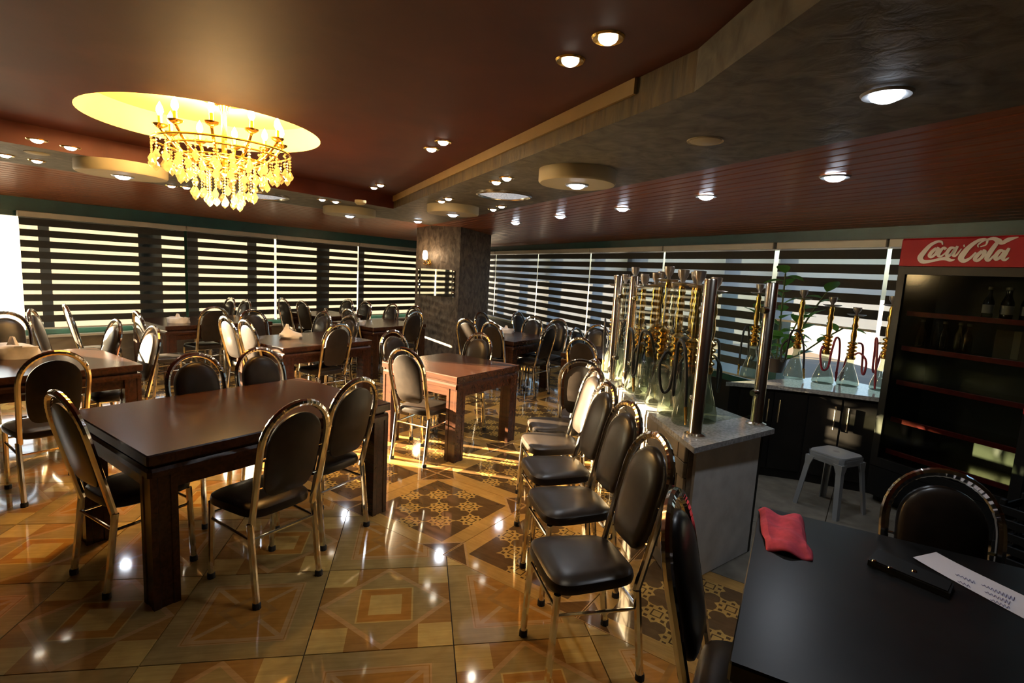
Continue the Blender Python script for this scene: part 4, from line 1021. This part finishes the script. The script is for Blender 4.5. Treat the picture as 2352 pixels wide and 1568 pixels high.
lg = lg.mesh('leg', WHITEP)
for k in range(4): ob('leg', lg, t, (0, 0, 0), (0, 0, k*PI/2))
for k in range(4):
    ob('side_arch', MB().grid(lambda u, v: (-0.112+0.224*u, -0.1375, 0.44-v*(0.035+0.06*abs(2*u-1)**3)), 12, 2).mesh('side_arch', WHITEP, True), t, (0, 0, 0), (0, 0, k*PI/2))
ob('grip_hole_shade', MB().lathe([(0.0, 0.4525), (0.022, 0.4525), (0.022, 0.4515)], 16).mesh('grip_hole_shade', plain('stool_shadow', (0.2, 0.2, 0.2), 0.6, 0, 0)), t)  # flat grey disc standing in for the shade inside a hole

# ------------------------------------------------------------ things on the tables
def cloth(px, label):
    q = [P(x, y, 0.765) for x, y in px]; c = sum(q, Vector())/4
    me = MB()
    def fn(u, v):
        p = (q[0]*(1-u)+q[1]*u)*(1-v)+(q[3]*(1-u)+q[2]*u)*v
        e = min(u, 1-u, v, 1-v)
        z = 0.004+0.020*min(1, e*9)+0.006*sin(9*u+4*v)+0.005*sin(17*v-6*u)
        j = 0.004*sin(9*v)*(abs(u-0.5)*2)**4
        return (p.x-c.x+j, p.y-c.y+0.004*sin(8*u)*(abs(v-0.5)*2)**4, z)
    m = me.grid(fn, 26, 26).mesh('cloth', REDCLOTH, True)
    o = ob('folded_cloth', m, None, (c.x, c.y, 0.7602)); tag(o, label, 'cloth')
    sd = o.modifiers.new('solid', 'SOLIDIFY'); sd.thickness = 0.004; sd.offset = 1
cloth(((1742, 1172), (1840, 1190), (1867, 1288), (1760, 1262)), 'crumpled folded red cloth lying on the black table')
q = [P(x, y, 0.763) for x, y in ((2096, 1282), (2150, 1270), (2440, 1408), (2440, 1466))]; c = sum(q, Vector())/4
t = thing('paper_sheet', 'long white sheet of paper with blue handwriting on the black table', 'paper', Vector((c.x, c.y, 0.7605)))
me = MB().grid(lambda u, v: (lambda p: (p.x-c.x, p.y-c.y, 0.001+0.006*(1-u)**6))((q[0]*(1-v)+q[1]*v)*(1-u)+(q[3]*(1-v)+q[2]*v)*u), 14, 3).mesh('sheet', PAPER)
ob('sheet', me, t)
for bx, by, nn in ((2195, 1318, 3), (2200, 1334, 2), (2255, 1342, 5), (2262, 1358, 4), (2275, 1376, 3)):
    pts = []
    for k in range(nn*6):
        p = P(bx+k*2.6, by+k*1.2+4*sin(k*1.9)+2*sin(k*4.3), 0.763); pts.append((p.x-c.x, p.y-c.y, 0.0030))
    ob('handwriting', MB().tube(spline(pts, 2), 0.0007, 4).mesh('handwriting', INK), t)
def slabthing(name, px, z0, h, mat, label, cat, extra=None):
    q = [P(x, y, z0) for x, y in px]; c = sum(q, Vector())/len(q)
    t = thing(name, label, cat, Vector((c.x, c.y, z0)))
    ob('casing', MB().prism([(v.x-c.x, v.y-c.y) for v in q], 0, h*0.8).mesh('casing', mat), t)
    qs = [c+(v-c)*0.94 for v in q]
    ob('top_plate', MB().prism([(v.x-c.x, v.y-c.y) for v in qs], h*0.8, h).mesh('top_plate', mat), t)
    return t, c
t, c = slabthing('bill_folder', ((1992, 1296), (2014, 1272), (2190, 1352), (2180, 1376)), 0.7602, 0.022, BLACK, 'flat black case with metal clasps beside the paper sheet', 'case')
for x, y in ((2008, 1288), (2045, 1304), (2100, 1312)):
    p = P(x, y, 0.782); ob('clasp', MB().lathe([(0.0, 0), (0.008, 0), (0.006, 0.004), (0, 0.005)], 10).mesh('clasp', CHROME, True), t, (p.x-c.x, p.y-c.y, 0.022))
def tissue(x, y, label, s=1.0, peak=True, box=False):
    p = P(x, y, 0.76); t = thing('tissue_pack', label, 'tissues', Vector((p.x, p.y, 0.7602)), random.uniform(0, 1))
    m = MB(); n = 18; vs = []; lay = [(0.095, 0), (0.11, 0.02), (0.10, 0.05), (0.06, 0.075), (0.035, 0.10), (0.02, 0.12)] if peak else [(0.10, 0), (0.102, 0.03), (0.10, 0.06), (0.09, 0.065), (0.05, 0.066)]
    for i, (r, z) in enumerate(lay):
        for j in range(n):
            a = 2*PI*j/n; k = 1+0.09*sin(3*a+i)+0.06*sin(5*a-i*2)
            e = 0.72 if abs(sin(a)) > 0.5 else 1.0
            vs.append((r*k*cos(a)*1.15*s+(0.012*i if peak else 0)*-1*s, r*k*sin(a)*0.75*s, z*s*(1+0.1*sin(2*a+i)) if i else 0))
    fs = [(i*n+j, i*n+(j+1) % n, (i+1)*n+(j+1) % n, (i+1)*n+j) for i in range(len(lay)-1) for j in range(n)]+[tuple(range(n-1, -1, -1)), tuple((len(lay)-1)*n+j for j in range(n))]
    ob('plastic_bag', m.add(vs, fs).mesh('plastic_bag', TISSUE, True), t)
    zt = lay[-1][1]*s
    ob('tissue_tip', MB().grid(lambda u, v: ((v-0.5)*0.07*s*(1-0.6*u)-0.05*s*(1 if peak else 0), 0.012*s*sin(6*v), zt-0.006+u*0.05*s), 4, 6).mesh('tissue_tip', LETTER, True), t)
tissue(670, 776, 'crumpled pale bag of tissues in the middle of a dark table', 1.0)
tissue(32, 820, 'large bag of tissues on the pale sunlit table', 1.5, False)
tissue(409, 741, 'pale pack of tissues on the table by the widest blind', 1.1, False)
tissue(1162, 764, 'small pale tissue box on the table beside the stucco column', 1.0, False)
tissue(824, 745, 'greyish pack of tissues on the table in front of the stucco column', 0.9, False)

# slatted crate between the fridge and the black table
cq = P(2362, 1270, 0.28); t = thing('plastic_crate', 'black slatted plastic crate on the floor in front of the fridge', 'crate', Vector((cq.x+0.12, cq.y, 0)), ROT_R)
for k in range(7):
    z = 0.03+k*0.072
    for sy in (-1, 1): ob('slat', MB().bbox(-0.20, 0.20, sy*0.14-0.006, sy*0.14+0.006, z, z+0.045, 0.004).mesh('slat', BLACK), t)
    for sx in (-1, 1): ob('slat', MB().bbox(sx*0.194-0.006, sx*0.194+0.006, -0.134, 0.134, z, z+0.045, 0.004).mesh('slat', BLACK), t)
for sx in (-1, 1):
    for sy in (-1, 1): ob('corner_post', MB().bbox(sx*0.186-0.014, sx*0.186+0.014, sy*0.126-0.014, sy*0.126+0.014, 0, 0.54, 0.004).mesh('corner_post', BLACK), t)
ob('base', MB().box(-0.186, 0.186, -0.126, 0.126, 0.01, 0.03).mesh('base', BLACK), t)
